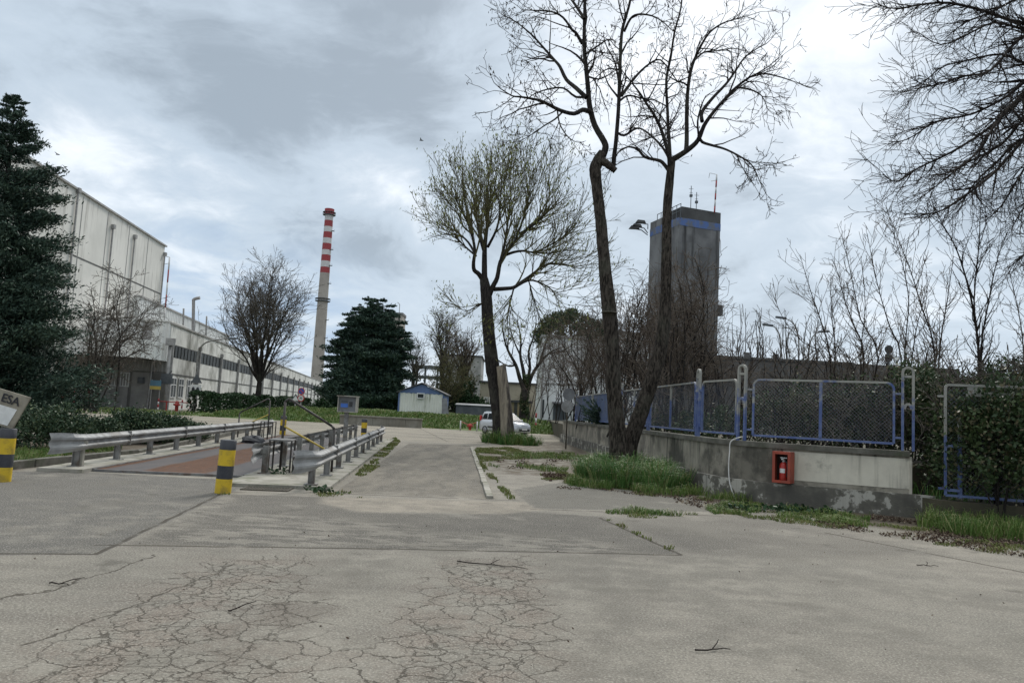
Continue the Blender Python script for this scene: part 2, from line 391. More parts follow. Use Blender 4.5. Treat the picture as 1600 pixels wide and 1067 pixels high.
def rough_trunk(mb, pts, rad, n=14, seed=1, amp=.12, cap=True, flare=.35):
    """a tapering trunk whose section wobbles, with a flared root"""
    pts, rad = smooth_path(pts, rad, 5); R = np.random.default_rng(seed); P = np.array(pts); K = len(P)
    tg = np.gradient(P, axis=0); tg /= np.linalg.norm(tg, axis=1)[:, None]; ref = np.array([0, 1.0, 0]); u = np.cross(tg, ref); u /= np.linalg.norm(u, axis=1)[:, None]; v = np.cross(tg, u)
    a = np.arange(n)*2*math.pi/n; ph = R.uniform(0, 6.28, 6); V = []
    for i in range(K):
        fl = 1+flare*math.exp(-i/2.0)
        for j in range(n):
            q = 1+amp*(math.sin(3*a[j]+ph[0]+i*.35)*.5+math.sin(5*a[j]+ph[1]-i*.22)*.35+R.normal()*.22)
            V.append(P[i]+rad[i]*fl*q*(math.cos(a[j])*u[i]+math.sin(a[j])*v[i]))
    Fc = [(i*n+j, i*n+(j+1) % n, (i+1)*n+(j+1) % n, (i+1)*n+j) for i in range(K-1) for j in range(n)]
    mb.add(V, Fc, True)
    if cap: mb.add(V[-n:], [tuple(range(n))], False)
    return pts, rad
# ------------------------------------------------------------------ sky
SUN_AZ, SUN_EL = math.radians(14), math.radians(40)     # azimuth to the right of the view axis (+Y)
def sky():
    w = bpy.data.worlds.new('World'); S.world = w; w.use_nodes = True
    nt = w.node_tree; nt.nodes.clear(); T = NT(nt)
    out = nt.nodes.new('ShaderNodeOutputWorld'); bg = nt.nodes.new('ShaderNodeBackground'); nt.links.new(bg.outputs[0], out.inputs[0])
    D = T.n('ShaderNodeTexCoord').outputs['Generated']
    st = T.n('ShaderNodeTexSky', sky_type='NISHITA', sun_disc=False, sun_elevation=SUN_EL, sun_rotation=SUN_AZ)
    z = T.n('ShaderNodeSeparateXYZ', ins={0: D}).outputs[2]
    zz = T.math('ADD', T.math('MAXIMUM', z, 0.0), .26)
    inv = T.math('DIVIDE', 1.0, zz)
    pr = T.vm('SCALE', D, sc=inv)
    pr = T.vm('MULTIPLY', pr, (1, 1.0, 0))
    warp = T.vm('SCALE', T.vm('SUBTRACT', T.noise(pr, .9, 4, .5, out=1), (.5, .5, .5)), sc=.9)
    pw = T.vm('ADD', pr, warp)
    n1 = T.noise(pw, 1.1, 8, .58); n2 = T.noise(pw, 3.4, 8, .62)
    v = T.math('ADD', T.math('ADD', T.math('MULTIPLY', n1, .95), T.math('MULTIPLY', n2, .50)), -.18)     # ~.55 mean
    def blob(px, py, w, amp):
        d = ray(px, py).normalized()
        dt = T.vm('DOT_PRODUCT', T.vm('NORMALIZE', D), tuple(d), out=1)
        e = T.math('EXPONENT', T.math('MULTIPLY', T.math('SUBTRACT', dt, 1.0), 2/(w*w)))
        return T.math('MULTIPLY', e, amp)
    for b in ((1060, 100, .15, .22), (610, 290, .06, .13), (520, 270, .06, .14), (110, 250, .07, .17), (190, 225, .06, .16), (320, 270, .07, .14), (640, 330, .05, .07), (10, 100, .10, .10), (330, 90, .20, -.17), (640, 60, .12, -.08), (640, 200, .06, -.08), (780, 230, .07, -.06), (1560, 30, .16, .08), (1310, 40, .05, .12), (1390, 90, .08, .08),
              (1260, 300, .13, .03), (820, 60, .10, .02), (60, 120, .14, .05), (1240, 20, .05, -.10)):
        v = T.math('ADD', v, blob(*b))
    c0, c1, c2 = srgb(136, 147, 157), srgb(168, 180, 191), srgb(216, 221, 226)
    a = T.mix(T.ramp(v, .36, .56), c0, c1); cl = T.mix(T.ramp(v, .54, .82), a, c2)
    # pale air low down, bluish gaps
    low = T.ramp(z, .22, .0)
    cl = T.mix(T.math('MULTIPLY', low, .55), cl, srgb(174, 187, 203))
    gap = T.math('ADD', blob(330, 450, .10, .45), T.math('ADD', blob(470, 530, .09, .45), blob(560, 540, .07, .2)))
    gap = T.math('MULTIPLY', gap, T.ramp(n2, .62, .38), clamp=True)
    cl = T.mix(gap, cl, srgb(134, 159, 189))
    cl10 = T.vm('SCALE', cl, sc=10.0)
    mixc = T.mix(.93, st.outputs[0], cl10)
    # an overcast sky is brighter overhead than near the horizon
    boost = T.math('ADD', 1.0, T.math('MULTIPLY', T.ramp(z, .5, .95), 1.3))
    fin = T.vm('SCALE', mixc, sc=boost); fin = T.mix(T.ramp(z, .5, .8), fin, T.vm('MULTIPLY', fin, (1.10, 1.0, .89)))
    nt.links.new(fin, bg.inputs[0]); bg.inputs[1].default_value = .1
sky()
sl = bpy.data.lights.new('sun', 'SUN'); sl.energy = 1.4; sl.angle = math.radians(14); sl.color = (1, .96, .90)
so = bpy.data.objects.new('sun', sl); COL.objects.link(so)
sd = Vector((math.sin(SUN_AZ)*math.cos(SUN_EL), math.cos(SUN_AZ)*math.cos(SUN_EL), math.sin(SUN_EL)))
so.rotation_euler = sd.to_track_quat('Z', 'Y').to_euler(); so.location = sd*200
S.view_settings.view_transform = 'Standard'; S.view_settings.look = 'None'; S.view_settings.exposure = .6; S.view_settings.gamma = 1
S.cycles.use_denoising = True; S.cycles.denoising_prefilter = 'NONE'

# ------------------------------------------------------------------ ground
LU = Vector((-.094, .9956, 0)); LN = Vector((.9956, .094, 0)); LANG = math.atan2(.094, .9956)    # the lane's axis
def hull(P):
    P = sorted(P, key=lambda p: (p.x, p.y)); out = []
    for seq in (P, P[::-1]):
        h = []
        for p in seq:
            while len(h) > 1 and (h[-1].x-h[-2].x)*(p.y-h[-2].y)-(h[-1].y-h[-2].y)*(p.x-h[-2].x) <= 0: h.pop()
            h.append(p)
        out += h[:-1]
    return out
def ground_mat():
    m, T, b = newmat('ground_surface'); P0 = T.n('ShaderNodeTexCoord').outputs['Object']
    nw = T.noise(P0, 1.6, 5, .6, out=1); wv = T.vm('SUBTRACT', nw, (.5, .5, .5))
    nbig = T.noise(P0, .35, 5, .6); nmid = T.noise(P0, 2.2, 6, .65); nfine = T.noise(P0, 55, 3, .75); ngr = T.noise(P0, 19, 5, .75)
    Pw = T.vm('MULTIPLY', T.vm('ADD', P0, T.vm('SCALE', wv, sc=.55)), (1, 1, 0)); Ps = T.vm('MULTIPLY', T.vm('ADD', P0, T.vm('SCALE', wv, sc=.10)), (1, 1, 0))
    Pj = T.vm('MULTIPLY', T.vm('ADD', P0, T.vm('SCALE', T.vm('SUBTRACT', T.noise(P0, 5, 5, .7, out=1), (.5, .5, .5)), sc=.35)), (1, 1, 0))
    def poly(pxs, soft=.3, P=Pw, world=False):
        pts = hull([Vector(q+(0,)) if world else G(*q) for q in pxs]); ar = sum(pts[i].x*pts[(i+1) % len(pts)].y-pts[(i+1) % len(pts)].x*pts[i].y for i in range(len(pts)))
        if ar < 0: pts.reverse()
        cur = None
        for i in range(len(pts)):
            a, c = pts[i], pts[(i+1) % len(pts)]; d = (c-a).normalized(); nn = Vector((-d.y, d.x, 0))
            q = T.math('SUBTRACT', T.vm('DOT_PRODUCT', P, tuple(nn), out=1), a.dot(nn))
            cur = q if cur is None else T.math('MINIMUM', cur, q)
        return T.ramp(cur, -soft/2, soft/2)
    def seg(p, q, w, soft, P=Ps):
        a, c = G(*p), G(*q); ba = c-a
        pa = T.vm('SUBTRACT', P, tuple(a)); h = T.math('MULTIPLY', T.vm('DOT_PRODUCT', pa, tuple(ba), out=1), 1/ba.dot(ba), clamp=True)
        d = T.vm('LENGTH', T.vm('SUBTRACT', pa, T.vm('SCALE', tuple(ba), sc=h)), out=1)
        return T.ramp(d, w+soft, w)
    mx = T.math
    # base concrete
    c = T.mix(T.ramp(nmid, .3, .7), (.315, .292, .252), (.252, .234, .202))
    c = T.mix(mx('MULTIPLY', T.ramp(nbig, .42, .68), .6), c, (.21, .197, .172))
    # tyre sweep arcs: long faint streaks
    sw = T.noise(T.vm('MULTIPLY', T.vm('ADD', P0, T.vm('SCALE', wv, sc=.4)), (.35, 2.2, 1)), 1.0, 5, .6)
    c = T.mix(mx('MULTIPLY', T.ramp(sw, .47, .62), .36), c, (.175, .156, .137))
    # cracked wheel bands, pinkish
    band = mx('MAXIMUM', mx('MAXIMUM', poly([(-120, 1150), (190, 935), (330, 872), (480, 868), (505, 950), (470, 1150)], 1.0), poly([(620, 1150), (590, 1010), (690, 880), (835, 868), (885, 1000), (880, 1150)], .8)), mx('MULTIPLY', poly([(380, 1150), (420, 1000), (650, 1010), (700, 1150)], .8), .6))
    c = T.mix(mx('MULTIPLY', band, mx('MULTIPLY', T.ramp(nmid, .42, .6), .40)), c, (.305, .232, .19))
    far = T.ramp(T.n('ShaderNodeSeparateXYZ', ins={0: P0}).outputs[1], 34, 38)
    c = T.mix(far, c, T.mix(T.ramp(T.noise(T.vm('MULTIPLY', P0, (.12, .5, 1)), 1.4, 6, .65), .38, .62), (.36, .33, .27), (.22, .20, .165)))
    # asphalt pieces
    asph = T.mix(T.ramp(nmid, .3, .75), (.108, .103, .096), (.150, .143, .13)); asph = T.mix(mx('MULTIPLY', T.ramp(nfine, .5, .72), .55), asph, (.25, .24, .22))
    zl = poly([(-900, 872), (150, 866), (347, 770), (400, 752), (110, 736), (-900, 742)], .12, Ps)
    worn = T.ramp(nmid, .47, .62)
    c = T.mix(mx('MULTIPLY', zl, mx('SUBTRACT', 1.0, mx('MULTIPLY', worn, mx('MULTIPLY', T.ramp(nbig, .46, .60), .75)))), c, asph)
    strip = T.mix(T.ramp(nmid, .3, .7), (.098, .090, .079), (.14, .129, .113)); strip = T.mix(mx('MULTIPLY', T.ramp(nfine, .5, .75), .4), strip, (.22, .21, .19))
    zb = poly([(352, 772), (510, 776), (940, 807), (1062, 866), (640, 859), (205, 850)], .22, Pj)
    bald = mx('MAXIMUM', mx('MAXIMUM', seg((390, 840), (530, 828), .5, .9, Pw), seg((650, 846), (900, 855), .3, .8, Pw)), mx('MAXIMUM', seg((225, 836), (335, 776), .2, .4, Pw), seg((330, 805), (480, 812), .1, .5, Pw)))
    bald = mx('MULTIPLY', bald, T.ramp(T.noise(T.vm('MULTIPLY', P0, (.6, 1.5, 1)), 3.2, 7, .7), .47, .53))
    c = T.mix(mx('MULTIPLY', zb, mx('SUBTRACT', 1.0, mx('MULTIPLY', bald, .95))), c, strip)
    apron = poly([(505, 776), (820, 784), (850, 796), (780, 803), (640, 798), (560, 800), (500, 786)], .25, Pj); c = T.mix(mx('MULTIPLY', apron, .9), c, T.mix(T.ramp(nmid, .4, .6), (.36, .32, .265), (.27, .24, .20)))
    zr = poly([(945, 810), (1180, 806), (1300, 830), (1480, 868), (1240, 872), (1065, 866)], .8)
    c = T.mix(mx('MULTIPLY', zr, mx('SUBTRACT', .95, mx('MULTIPLY', T.ramp(nbig, .40, .65), .6))), c, strip)
    zr2 = poly([(800, 765), (885, 752), (960, 760), (1090, 778), (1140, 800), (835, 794)], .12, Pj)
    c = T.mix(mx('MULTIPLY', zr2, .92), c, T.mix(T.ramp(nmid, .3, .7), (.118, .112, .098), (.165, .156, .135)))
    # the lane beside the weighbridge: stained concrete, darker along the middle
    lane = poly([(522, 769), (764, 779), (736, 696), (640, 692)], .05, Ps)
    loc = T.math('SUBTRACT', T.vm('DOT_PRODUCT', P0, tuple(LN), out=1), G(640, 774).dot(LN))
    v = T.vm('MULTIPLY', T.vm('ADD', P0, T.vm('SCALE', wv, sc=.6)), (1.0, .16, 1))
    stl = T.noise(v, 2.0, 6, .65)
    lc = T.mix(T.ramp(stl, .35, .62), (.215, .193, .158), (.105, .095, .08)); lc = T.mix(mx('MULTIPLY', T.ramp(nmid, .5, .65), .4), lc, (.27, .24, .20))
    c = T.mix(lane, c, lc)
    # seams and cracks
    seams = [((150, 851), (640, 858)), ((640, 858), (1062, 867)), ((150, 866), (347, 771)), ((938, 809), (1062, 866)), ((830, 795), (1130, 806)), ((1290, 832), (1420, 858)), ((1420, 858), (1680, 910)), ((-200, 862), (150, 866)), ((500, 770), (810, 782)), ((598, 691), (740, 697)), ((560, 672), (760, 684)), ((640, 662), (700, 690))]
    sm = None
    for p, q in seams:
        w = .018; g = seg(p, q, w, .02); sm = g if sm is None else mx('MAXIMUM', sm, g)
    sm = mx('MULTIPLY', sm, T.ramp(nmid, .30, .50))
    thin = None
    for p, q in [((-60, 955), (130, 905)), ((130, 905), (250, 868)), ((40, 1010), (250, 925)), ((250, 925), (380, 880))]:
        g = seg(p, q, .006, .012, Pw); thin = g if thin is None else mx('MAXIMUM', thin, g)
    def vor(scale, w):
        Pv = T.vm('ADD', P0, T.vm('SCALE', wv, sc=.45)); Pv = T.vm('ADD', Pv, T.vm('SCALE', T.vm('SUBTRACT', T.noise(P0, 9, 3, .6, out=1), (.5, .5, .5)), sc=.11)); Pv = T.vm('ADD', Pv, T.vm('SCALE', T.vm('SUBTRACT', T.noise(P0, 32, 2, .6, out=1), (.5, .5, .5)), sc=.035))
        Pv = T.vm('MULTIPLY', Pv, (1, .9, 0))
        vo = T.n('ShaderNodeTexVoronoi', feature='DISTANCE_TO_EDGE', voronoi_dimensions='2D', ins={'Vector': Pv, 'Scale': scale})
        dd = T.math('DIVIDE', vo.outputs['Distance'], T.math('ADD', .25, T.math('MULTIPLY', T.noise(P0, 2.1, 3, .6), 1.5)))
        return T.ramp(dd, w*scale, w*scale*.2)
    cr = mx('MAXIMUM', mx('MULTIPLY', vor(3.5, .0105), T.ramp(band, .25, .6)), mx('MULTIPLY', mx('MULTIPLY', vor(8.0, .0075), T.ramp(band, .6, .95)), T.ramp(T.noise(P0, .9, 3), .36, .48)))
    cr = mx('MULTIPLY', cr, T.ramp(T.noise(P0, 3.3, 3), .26, .42))
    notasph = mx('SUBTRACT', 1.0, mx('MAXIMUM', zl, zb)); cr = mx('MULTIPLY', mx('MAXIMUM', cr, thin), notasph)
    crack = mx('MAXIMUM', mx('MULTIPLY', cr, .80), mx('MULTIPLY', sm, .85))
    # aggregate speckle
    c = T.mix(mx('MULTIPLY', T.ramp(nfine, .47, .38), mx('ADD', .35, mx('MULTIPLY', T.ramp(nmid, .35, .65), .5))), c, (.10, .094, .083)); c = T.mix(mx('MULTIPLY', T.ramp(nfine, .53, .62), .7), c, (.50, .48, .44))
    c = T.mix(mx('MULTIPLY', T.ramp(ngr, .52, .62), .55), c, (.17, .16, .14))
    trk = None
    for p_, q_, w_ in (((950, 872), (1330, 1090), .16), ((1010, 868), (1520, 1040), .14), ((1120, 880), (1700, 960), .18), ((560, 880), (250, 1090), .15), ((900, 870), (960, 1090), .13)):
        g_ = seg(p_, q_, w_, .45, Pw); trk = g_ if trk is None else mx('MAXIMUM', trk, g_)
    c = T.mix(mx('MULTIPLY', mx('MULTIPLY', trk, T.ramp(nmid, .38, .60)), .34), c, (.15, .14, .122))
    blot = mx('MULTIPLY', T.ramp(T.noise(P0, .75, 7, .7), .52, .66), .38); c = T.mix(blot, c, (.17, .158, .135))
    pale = mx('MULTIPLY', T.ramp(T.noise(T.vm('ADD', P0, (7, 3, 1)), .9, 7, .7), .55, .68), .30); c = T.mix(pale, c, (.42, .395, .345))
    oil = mx('MULTIPLY', T.ramp(T.noise(P0, 1.15, 4, .6), .62, .72), .5); c = T.mix(oil, c, (.085, .078, .066))
    c = T.mix(crack, c, (.060, .050, .038))
    # soil and grass away from the yard
    x = T.n('ShaderNodeSeparateXYZ', ins={0: P0}).outputs[0]; y = T.n('ShaderNodeSeparateXYZ', ins={0: P0}).outputs[1]
    soil = mx('MAXIMUM', T.ramp(x, 9.5, 11.5), T.ramp(y, 112, 120)); soil = mx('MAXIMUM', soil, T.ramp(x, -62, -66))
    c = T.mix(soil, c, T.mix(T.ramp(nmid, .3, .7), (.075, .085, .035), (.12, .10, .065)))
    # earth along the foot of the wall, by the tree, and a strip of verge
    earth = mx('MAXIMUM', poly([(1075, 778), (1360, 822), (1700, 872), (1700, 800), (1440, 800), (1150, 775)], .5), poly([(885, 752), (980, 752), (1090, 775), (1130, 770), (960, 690), (890, 692)], .6))
    earth = mx('MAXIMUM', earth, mx('MULTIPLY', poly([(745, 706), (800, 690), (890, 690), (900, 720), (890, 745), (830, 735), (785, 740)], .9), T.ramp(nmid, .42, .55)))
    earth = mx('MAXIMUM', earth, poly([(-700, 755), (0, 737), (205, 713), (318, 688), (300, 680), (200, 692), (-700, 705)], .6))
    c = T.mix(mx('MULTIPLY', earth, .88), c, T.mix(T.ramp(nmid, .35, .65), (.07, .052, .036), (.125, .10, .07)))
    c = T.mix(1.0, c, (.80, .782, .748), 'MULTIPLY')
    hgt = T.math('SUBTRACT', T.math('ADD', T.math('MULTIPLY', nfine, .35), T.math('MULTIPLY', ngr, .4)), T.math('MULTIPLY', crack, 1.6))
    link(T, b, c, .93, hgt, .55, .012); b.inputs['Specular IOR Level'].default_value = .3
    return m
g = MB(); g.add([(-2500, -60, 0), (2500, -60, 0), (2500, 4000, 0), (-2500, 4000, 0)], [(0, 1, 2, 3)])
tag(g.build('ground', ground_mat(), origin=(0, 0, 0)), 'cracked pale concrete yard with worn asphalt patches', kind='structure')

def along(px, py):      # lane coordinates (across, along) of a ground pixel
    p = G(px, py); return p.dot(LN), p.dot(LU)
def LW(s, t, z=0): p = LN*s+LU*t; return (p.x, p.y, z)
rng = np.random.default_rng(7)
def in_poly(pts, n, rng):
    """random points inside a polygon of world (x,y)"""
    P = np.array(pts, float); lo, hi = P.min(0), P.max(0); out = np.zeros((0, 2))
    while len(out) < n:
        q = rng.uniform(lo, hi, size=(n*2, 2)); ins = np.zeros(len(q), bool)
        for i in range(len(P)):
            a, c = P[i], P[(i+1) % len(P)]
            cond = ((a[1] > q[:, 1]) != (c[1] > q[:, 1])) & (q[:, 0] < (c[0]-a[0])*(q[:, 1]-a[1])/(c[1]-a[1]+1e-12)+a[0]); ins ^= cond
        out = np.vstack([out, q[ins]])
    return out[:n]
def gp(*pxs): return [tuple(G(*p))[:2] for p in pxs]
def clumpy(P, rng, scale=.5, keep=.5):
    """thin points so that they gather in clumps"""
    k = rng.normal(size=(6, 2))/scale; ph = rng.uniform(0, 6.28, 6); f = sum(np.sin(P@k[i]+ph[i]) for i in range(6))/6
    return P[f > np.quantile(f, 1-keep)]
def grass(name, polys, mat, label, dens, h, w, lean=.8, keep=1.0, seed=3, z=0.0, scale=.5, zf=None):
    R = np.random.default_rng(seed); mb = MB()
    for pts in polys:
        A = np.array(pts); area = .5*abs(np.dot(A[:, 0], np.roll(A[:, 1], 1))-np.dot(A[:, 1], np.roll(A[:, 0], 1)))
        q = in_poly(pts, max(20, int(area*dens/keep)), R)
        if keep < 1: q = clumpy(q, R, scale, keep)
        zz = np.full(len(q), z) if zf is None else zf(q)
        mb.blades(np.column_stack([q, zz]), h, w, lean, R)
    return tag(mb.build(name, mat), label, 'grass', kind='stuff')

# kerbs (real steps) ------------------------------------------------
def kerb(name, p, q, w, h, mat, label, n=10, seed=0):
    """a kerb of short stones from ground pixel p to q"""
    R = random.Random(seed); a, c = G(*p), G(*q); d = (c-a)/n; ang = math.atan2(d.y, d.x); mb = MB()
    for i in range(n):
        o = a+d*(i+.5); mb.box((o.x+R.uniform(-.01, .01), o.y, h/2-.02+R.uniform(-.008, .008)), (d.length-.012, w, h+.04), ang+R.uniform(-.006, .006))
    return tag(mb.build(name, mat, bevel=.012), label, kind='structure')
kerb('kerb', (766, 779), (737, 700), .13, .05, 'kerb', 'low concrete kerb on the right of the lane', 20, 1)
kerb('kerb', (-330, 770), (212, 712), .16, .16, 'coping', 'old mossy kerb in front of the low junipers', 9, 2)
kerb('kerb', (212, 712), (395, 672), .16, .14, 'coping', 'mossy kerb running back behind the left guardrail', 12, 3)
def slab(name, pts, z0, z1, mat, label):
    mb = MB(); mb.ext([(x, y, z0) for x, y in pts], (0, 0, z1-z0)); return tag(mb.build(name, mat), label, kind='structure')
# footings under the guardrails, one raised strip each, along the lane
aL = along(125, 734); aM = along(400, 745); aR = along(492, 764)
def strip(s0, s1, t0, t1, z, mat, label):
    slab('kerb', [LW(s0, t0)[:2], LW(s1, t0)[:2], LW(s1, t1)[:2], LW(s0, t1)[:2]], -.05, z, mat, label)
strip(aL[0]-.55, aL[0]+.30, aL[1]-.6, aL[1]+18.5, .07, 'kerb', 'concrete footing strip under the left guardrail')
strip(aM[0]-.16, aR[0]+.28, aR[1]-.1, aM[1]+19.6, .06, 'kerb', 'raised concrete strip between the two right guardrails')

# grassy bank beyond the yard ----------------------------------------
def bank_h(q):
    x, y = q[:, 0], q[:, 1]
    s = np.clip((y-58.5-.6*np.sin(x*.7))/4.5, 0, 1); s = s*s*(3-2*s)
    e = np.clip((x+27)/9, 0, 1)*np.clip((9-x)/7, 0, 1)
    return .95*s*e+.07*np.sin(x*1.3+y*.9)*np.sin(y*.6-x*.5)*s*e - .03
nx, ny = 70, 60; X, Y = np.meshgrid(np.linspace(-28, 10, nx), np.linspace(57, 125, ny)); q = np.column_stack([X.ravel(), Y.ravel()])
mb = MB(True); idx = np.arange(nx*ny).reshape(ny, nx)
mb.add(np.column_stack([q, bank_h(q)]), np.stack([idx[:-1, :-1], idx[:-1, 1:], idx[1:, 1:], idx[1:, :-1]], -1).reshape(-1, 4))
mk('bank_soil', (.055, .105, .020), (.085, .115, .030), scale=.5, rough=.95, bump=.5, bs=3)
tag(mb.build('terrain', 'bank_soil'), 'low grassy bank beyond the far yard', kind='structure')
BANK = [(-24, 59), (5, 59), (6, 82), (-24, 82)]
grass('grass', [BANK], 'grass', 'grass growing over the far bank round the shed', 110, .26, .06, .8, 1.0, 11, scale=1.2, zf=bank_h)
# soil behind the right-hand wall
WALL = [(3.35, 46), (4.05, 31), (4.62, 19.2), (4.80, 17.4), (5.15, 16.55), (5.8, 15.95), (7.95, 15.0)]
mk('soil', (.05, .05, .03), (.085, .07, .045), scale=1.5, rough=.95, bump=.5, bs=8)
slab('terrain', [(3.6, 46), (4.3, 31), (4.9, 19.4), (5.4, 16.9), (6.0, 16.35), (7.93, 15.45), (40, 22), (40, 75), (3.6, 75)], -.05, .98, 'soil', 'raised soil held up by the long wall')
slab('terrain', [(7.99, 15.2), (8.2, 14.35), (14, 12.7), (40, 8), (40, 21.9), (7.99, 15.5)], -.05, .40, 'soil', 'soil terrace inside the mesh gate')
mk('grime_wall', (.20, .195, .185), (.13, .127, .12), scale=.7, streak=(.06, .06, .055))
mk('far_wall', (.125, .12, .115), (.085, .082, .078), scale=.6, streak=(.05, .05, .048))
# ------------------------------------------------------------------ buildings on the left
def wallquad(mb, a, b, z0, z1, th=.3):
    """upright wall panel from a to b (x,y), thickness behind"""
    a = Vector((a[0], a[1], 0)); b = Vector((b[0], b[1], 0)); d = (b-a).normalized(); n = Vector((-d.y, d.x, 0))*th
    mb.ext([a+Vector((0, 0, z0)), b+Vector((0, 0, z0)), b+n+Vector((0, 0, z0)), a+n+Vector((0, 0, z0))], (0, 0, z1-z0))
def corr(mb, a, b, z0, z1, pitch=.5, dep=.09, off=0):
    """corrugated sheet from a to b, ribs standing out on the right hand side of a->b"""
    a = Vector((a[0], a[1], 0)); b = Vector((b[0], b[1], 0)); L = (b-a).length; d = (b-a)/L; n = Vector((d.y, -d.x, 0)); pts = []; k = int(L/pitch)
    for i in range(k):
        s = L/k*i; w = L/k
        for f, e in ((0, 0), (.5, 0), (.6, dep), (.9, dep)): pts.append(a+d*(s+w*f)+n*(off+e))
    pts.append(b+n*off)
    V = [(p.x, p.y, z0) for p in pts]+[(p.x, p.y, z1) for p in pts]; m_ = len(pts)
    mb.add(V, [(i, i+1, m_+i+1, m_+i) for i in range(m_-1)], False)
# long factory: its flank runs away along (-.17, 1)
FD = Vector((-.17, 1, 0)).normalized(); FNr = Vector((FD.y, -FD.x, 0))     # right-hand normal, towards the yard
FA = PD(258, 614, 76); FA.z = 0; FL = 238.0
def fpt(t, off=0, z=0): p = FA+FD*t+FNr*off; return (p.x, p.y, z)
fac = thing('factory_building', fpt(0), 'long low pale factory hall streaked with grime, with a dark window band, beyond the hedge', 'building')
mb = MB()
mb.ext([fpt(0, 0, 0), fpt(FL, 0, 0), fpt(FL, -9, 0), fpt(7, -9, 0)], (0, 0, 8.6)); mb.build('wall', 'factory_panel', fac)
mb = MB(); mb.ext([fpt(-.3, .12, 8.6), fpt(FL, .12, 8.6), fpt(FL, -9, 8.6), fpt(7, -9, 8.6)], (0, 0, .18)); mb.build('roof', 'grey_wall', fac)
mb = MB(); mb.ext([fpt(.3, .02, 5.35), fpt(FL, .02, 5.35), fpt(FL, -.2, 5.35), fpt(.3, -.2, 5.35)], (0, 0, 1.2)); wb = mb.build('window_band', 'glass_dark', fac)
for i in range(80): p = fpt(.8+i*(1.2+.023*i), .05, 5.95); mb = MB(); mb.box(p, (.06, .07, 1.2), math.atan2(FD.y, FD.x)); mb.build('mullion', 'dark_joint', wb)
mb = MB(); mb.ext([fpt(.3, .05, 3.55), fpt(FL, .05, 3.55), fpt(FL, -.1, 3.55), fpt(.3, -.1, 3.55)], (0, 0, .14)); mb.ext([fpt(.3, .04, 6.55), fpt(FL, .04, 6.55), fpt(FL, -.1, 6.55), fpt(.3, -.1, 6.55)], (0, 0, .1)); mb.build('ledge', 'dark_joint', fac)
for i in range(19):
    mb = MB(); p = fpt(12.4*i+(.6 if i == 0 else 0), .16, 0)
    mb.box((p[0], p[1], 3.4), (.24, .26, 6.8), math.atan2(FD.y, FD.x)); mb.box((p[0], p[1], 7.0), (.42, .40, .4), math.atan2(FD.y, FD.x)); mb.build('downpipe', 'pipe_grey', fac)
for i in range(4):                                            # ground floor windows near the corner
    t = 1.6+i*3.0+(.8 if i > 1 else 0); w_ = 2.0
    mb = MB(); mb.ext([fpt(t, .06, 1.25), fpt(t+w_, .06, 1.25), fpt(t+w_, -.1, 1.25), fpt(t, -.1, 1.25)], (0, 0, 2.0)); wn = mb.build('window', 'glass_dark', fac)
    mb = MB()
    for s in (0, w_/2, w_): mb.ext([fpt(t+s-.05, .10, 1.2), fpt(t+s+.05, .10, 1.2), fpt(t+s+.05, .05, 1.2), fpt(t+s-.05, .05, 1.2)], (0, 0, 2.1))
    for z in (1.2, 2.5, 3.2): mb.ext([fpt(t+.051, .09, z), fpt(t+w_/2-.051, .09, z), fpt(t+w_/2-.051, .05, z), fpt(t+.051, .05, z)], (0, 0, .1)); mb.ext([fpt(t+w_/2+.051, .09, z), fpt(t+w_-.051, .09, z), fpt(t+w_-.051, .05, z), fpt(t+w_/2+.051, .05, z)], (0, 0, .1))
    mb.build('frame', 'white_wall', wn)
# set-back upper hall on it
uA = FA+FD*12-FNr*6.8
def upt(t, off=0, z=0): p = uA+FD*t+FNr*off; return (p.x, p.y, z)
upp = thing('upper_hall', upt(0, 0, 8.8), 'set-back pale upper storey standing on the near end of the low factory roof', 'building')
mb = MB(); mb.ext([upt(0, 0, 8.8), upt(52, 0, 8.8), upt(52, -16, 8.8), upt(0, -7, 8.8)], (0, 0, 3.7)); mb.build('wall', 'factory_panel', upp)
mb = MB(); corr(mb, (upt(0, -7)[0], upt(0, -7)[1]), (upt(0)[0], upt(0)[1]), 8.8, 12.5, .8, .1, .02); corr(mb, upt(0)[:2], upt(52)[:2], 8.8, 12.5, .8, .1, .02); mb.build('cladding', 'corrugated', upp)
mb = MB(); mb.ext([upt(-.2, .25, 12.5), upt(52, .25, 12.5), upt(52, -16, 12.5), upt(-.2, -7.2, 12.5)], (0, 0, .2)); mb.build('roof', 'grey_wall', upp)
for px, y0, y1, r, D in ((303, 468, 512, .20, 92), (287, 482, 506, .11, 90), (323, 494, 515, .11, 98)):
    a = PD(px, y1, D); b = PD(px, y0, D); a.z = 8.75; mb = MB(); pts = [a, b]
    if px == 303: pts = [a, b-Vector((0, 0, .5)), b, b+Vector((.7, 0, .25))]
    pts, rr = smooth_path(pts, [r]*len(pts), 4); mb.tube(pts, rr, 8, True)
    lb = {303: 'tall grey vent pipe with a bent top on the factory roof', 287: 'short grey vent pipe left of the bent one on the factory roof', 323: 'short grey vent pipe right of the bent one on the factory roof'}[px]
    tag(mb.build('vent_pipe', 'pipe_grey'), lb, 'vent pipe', 'vent pipes on the factory roof')
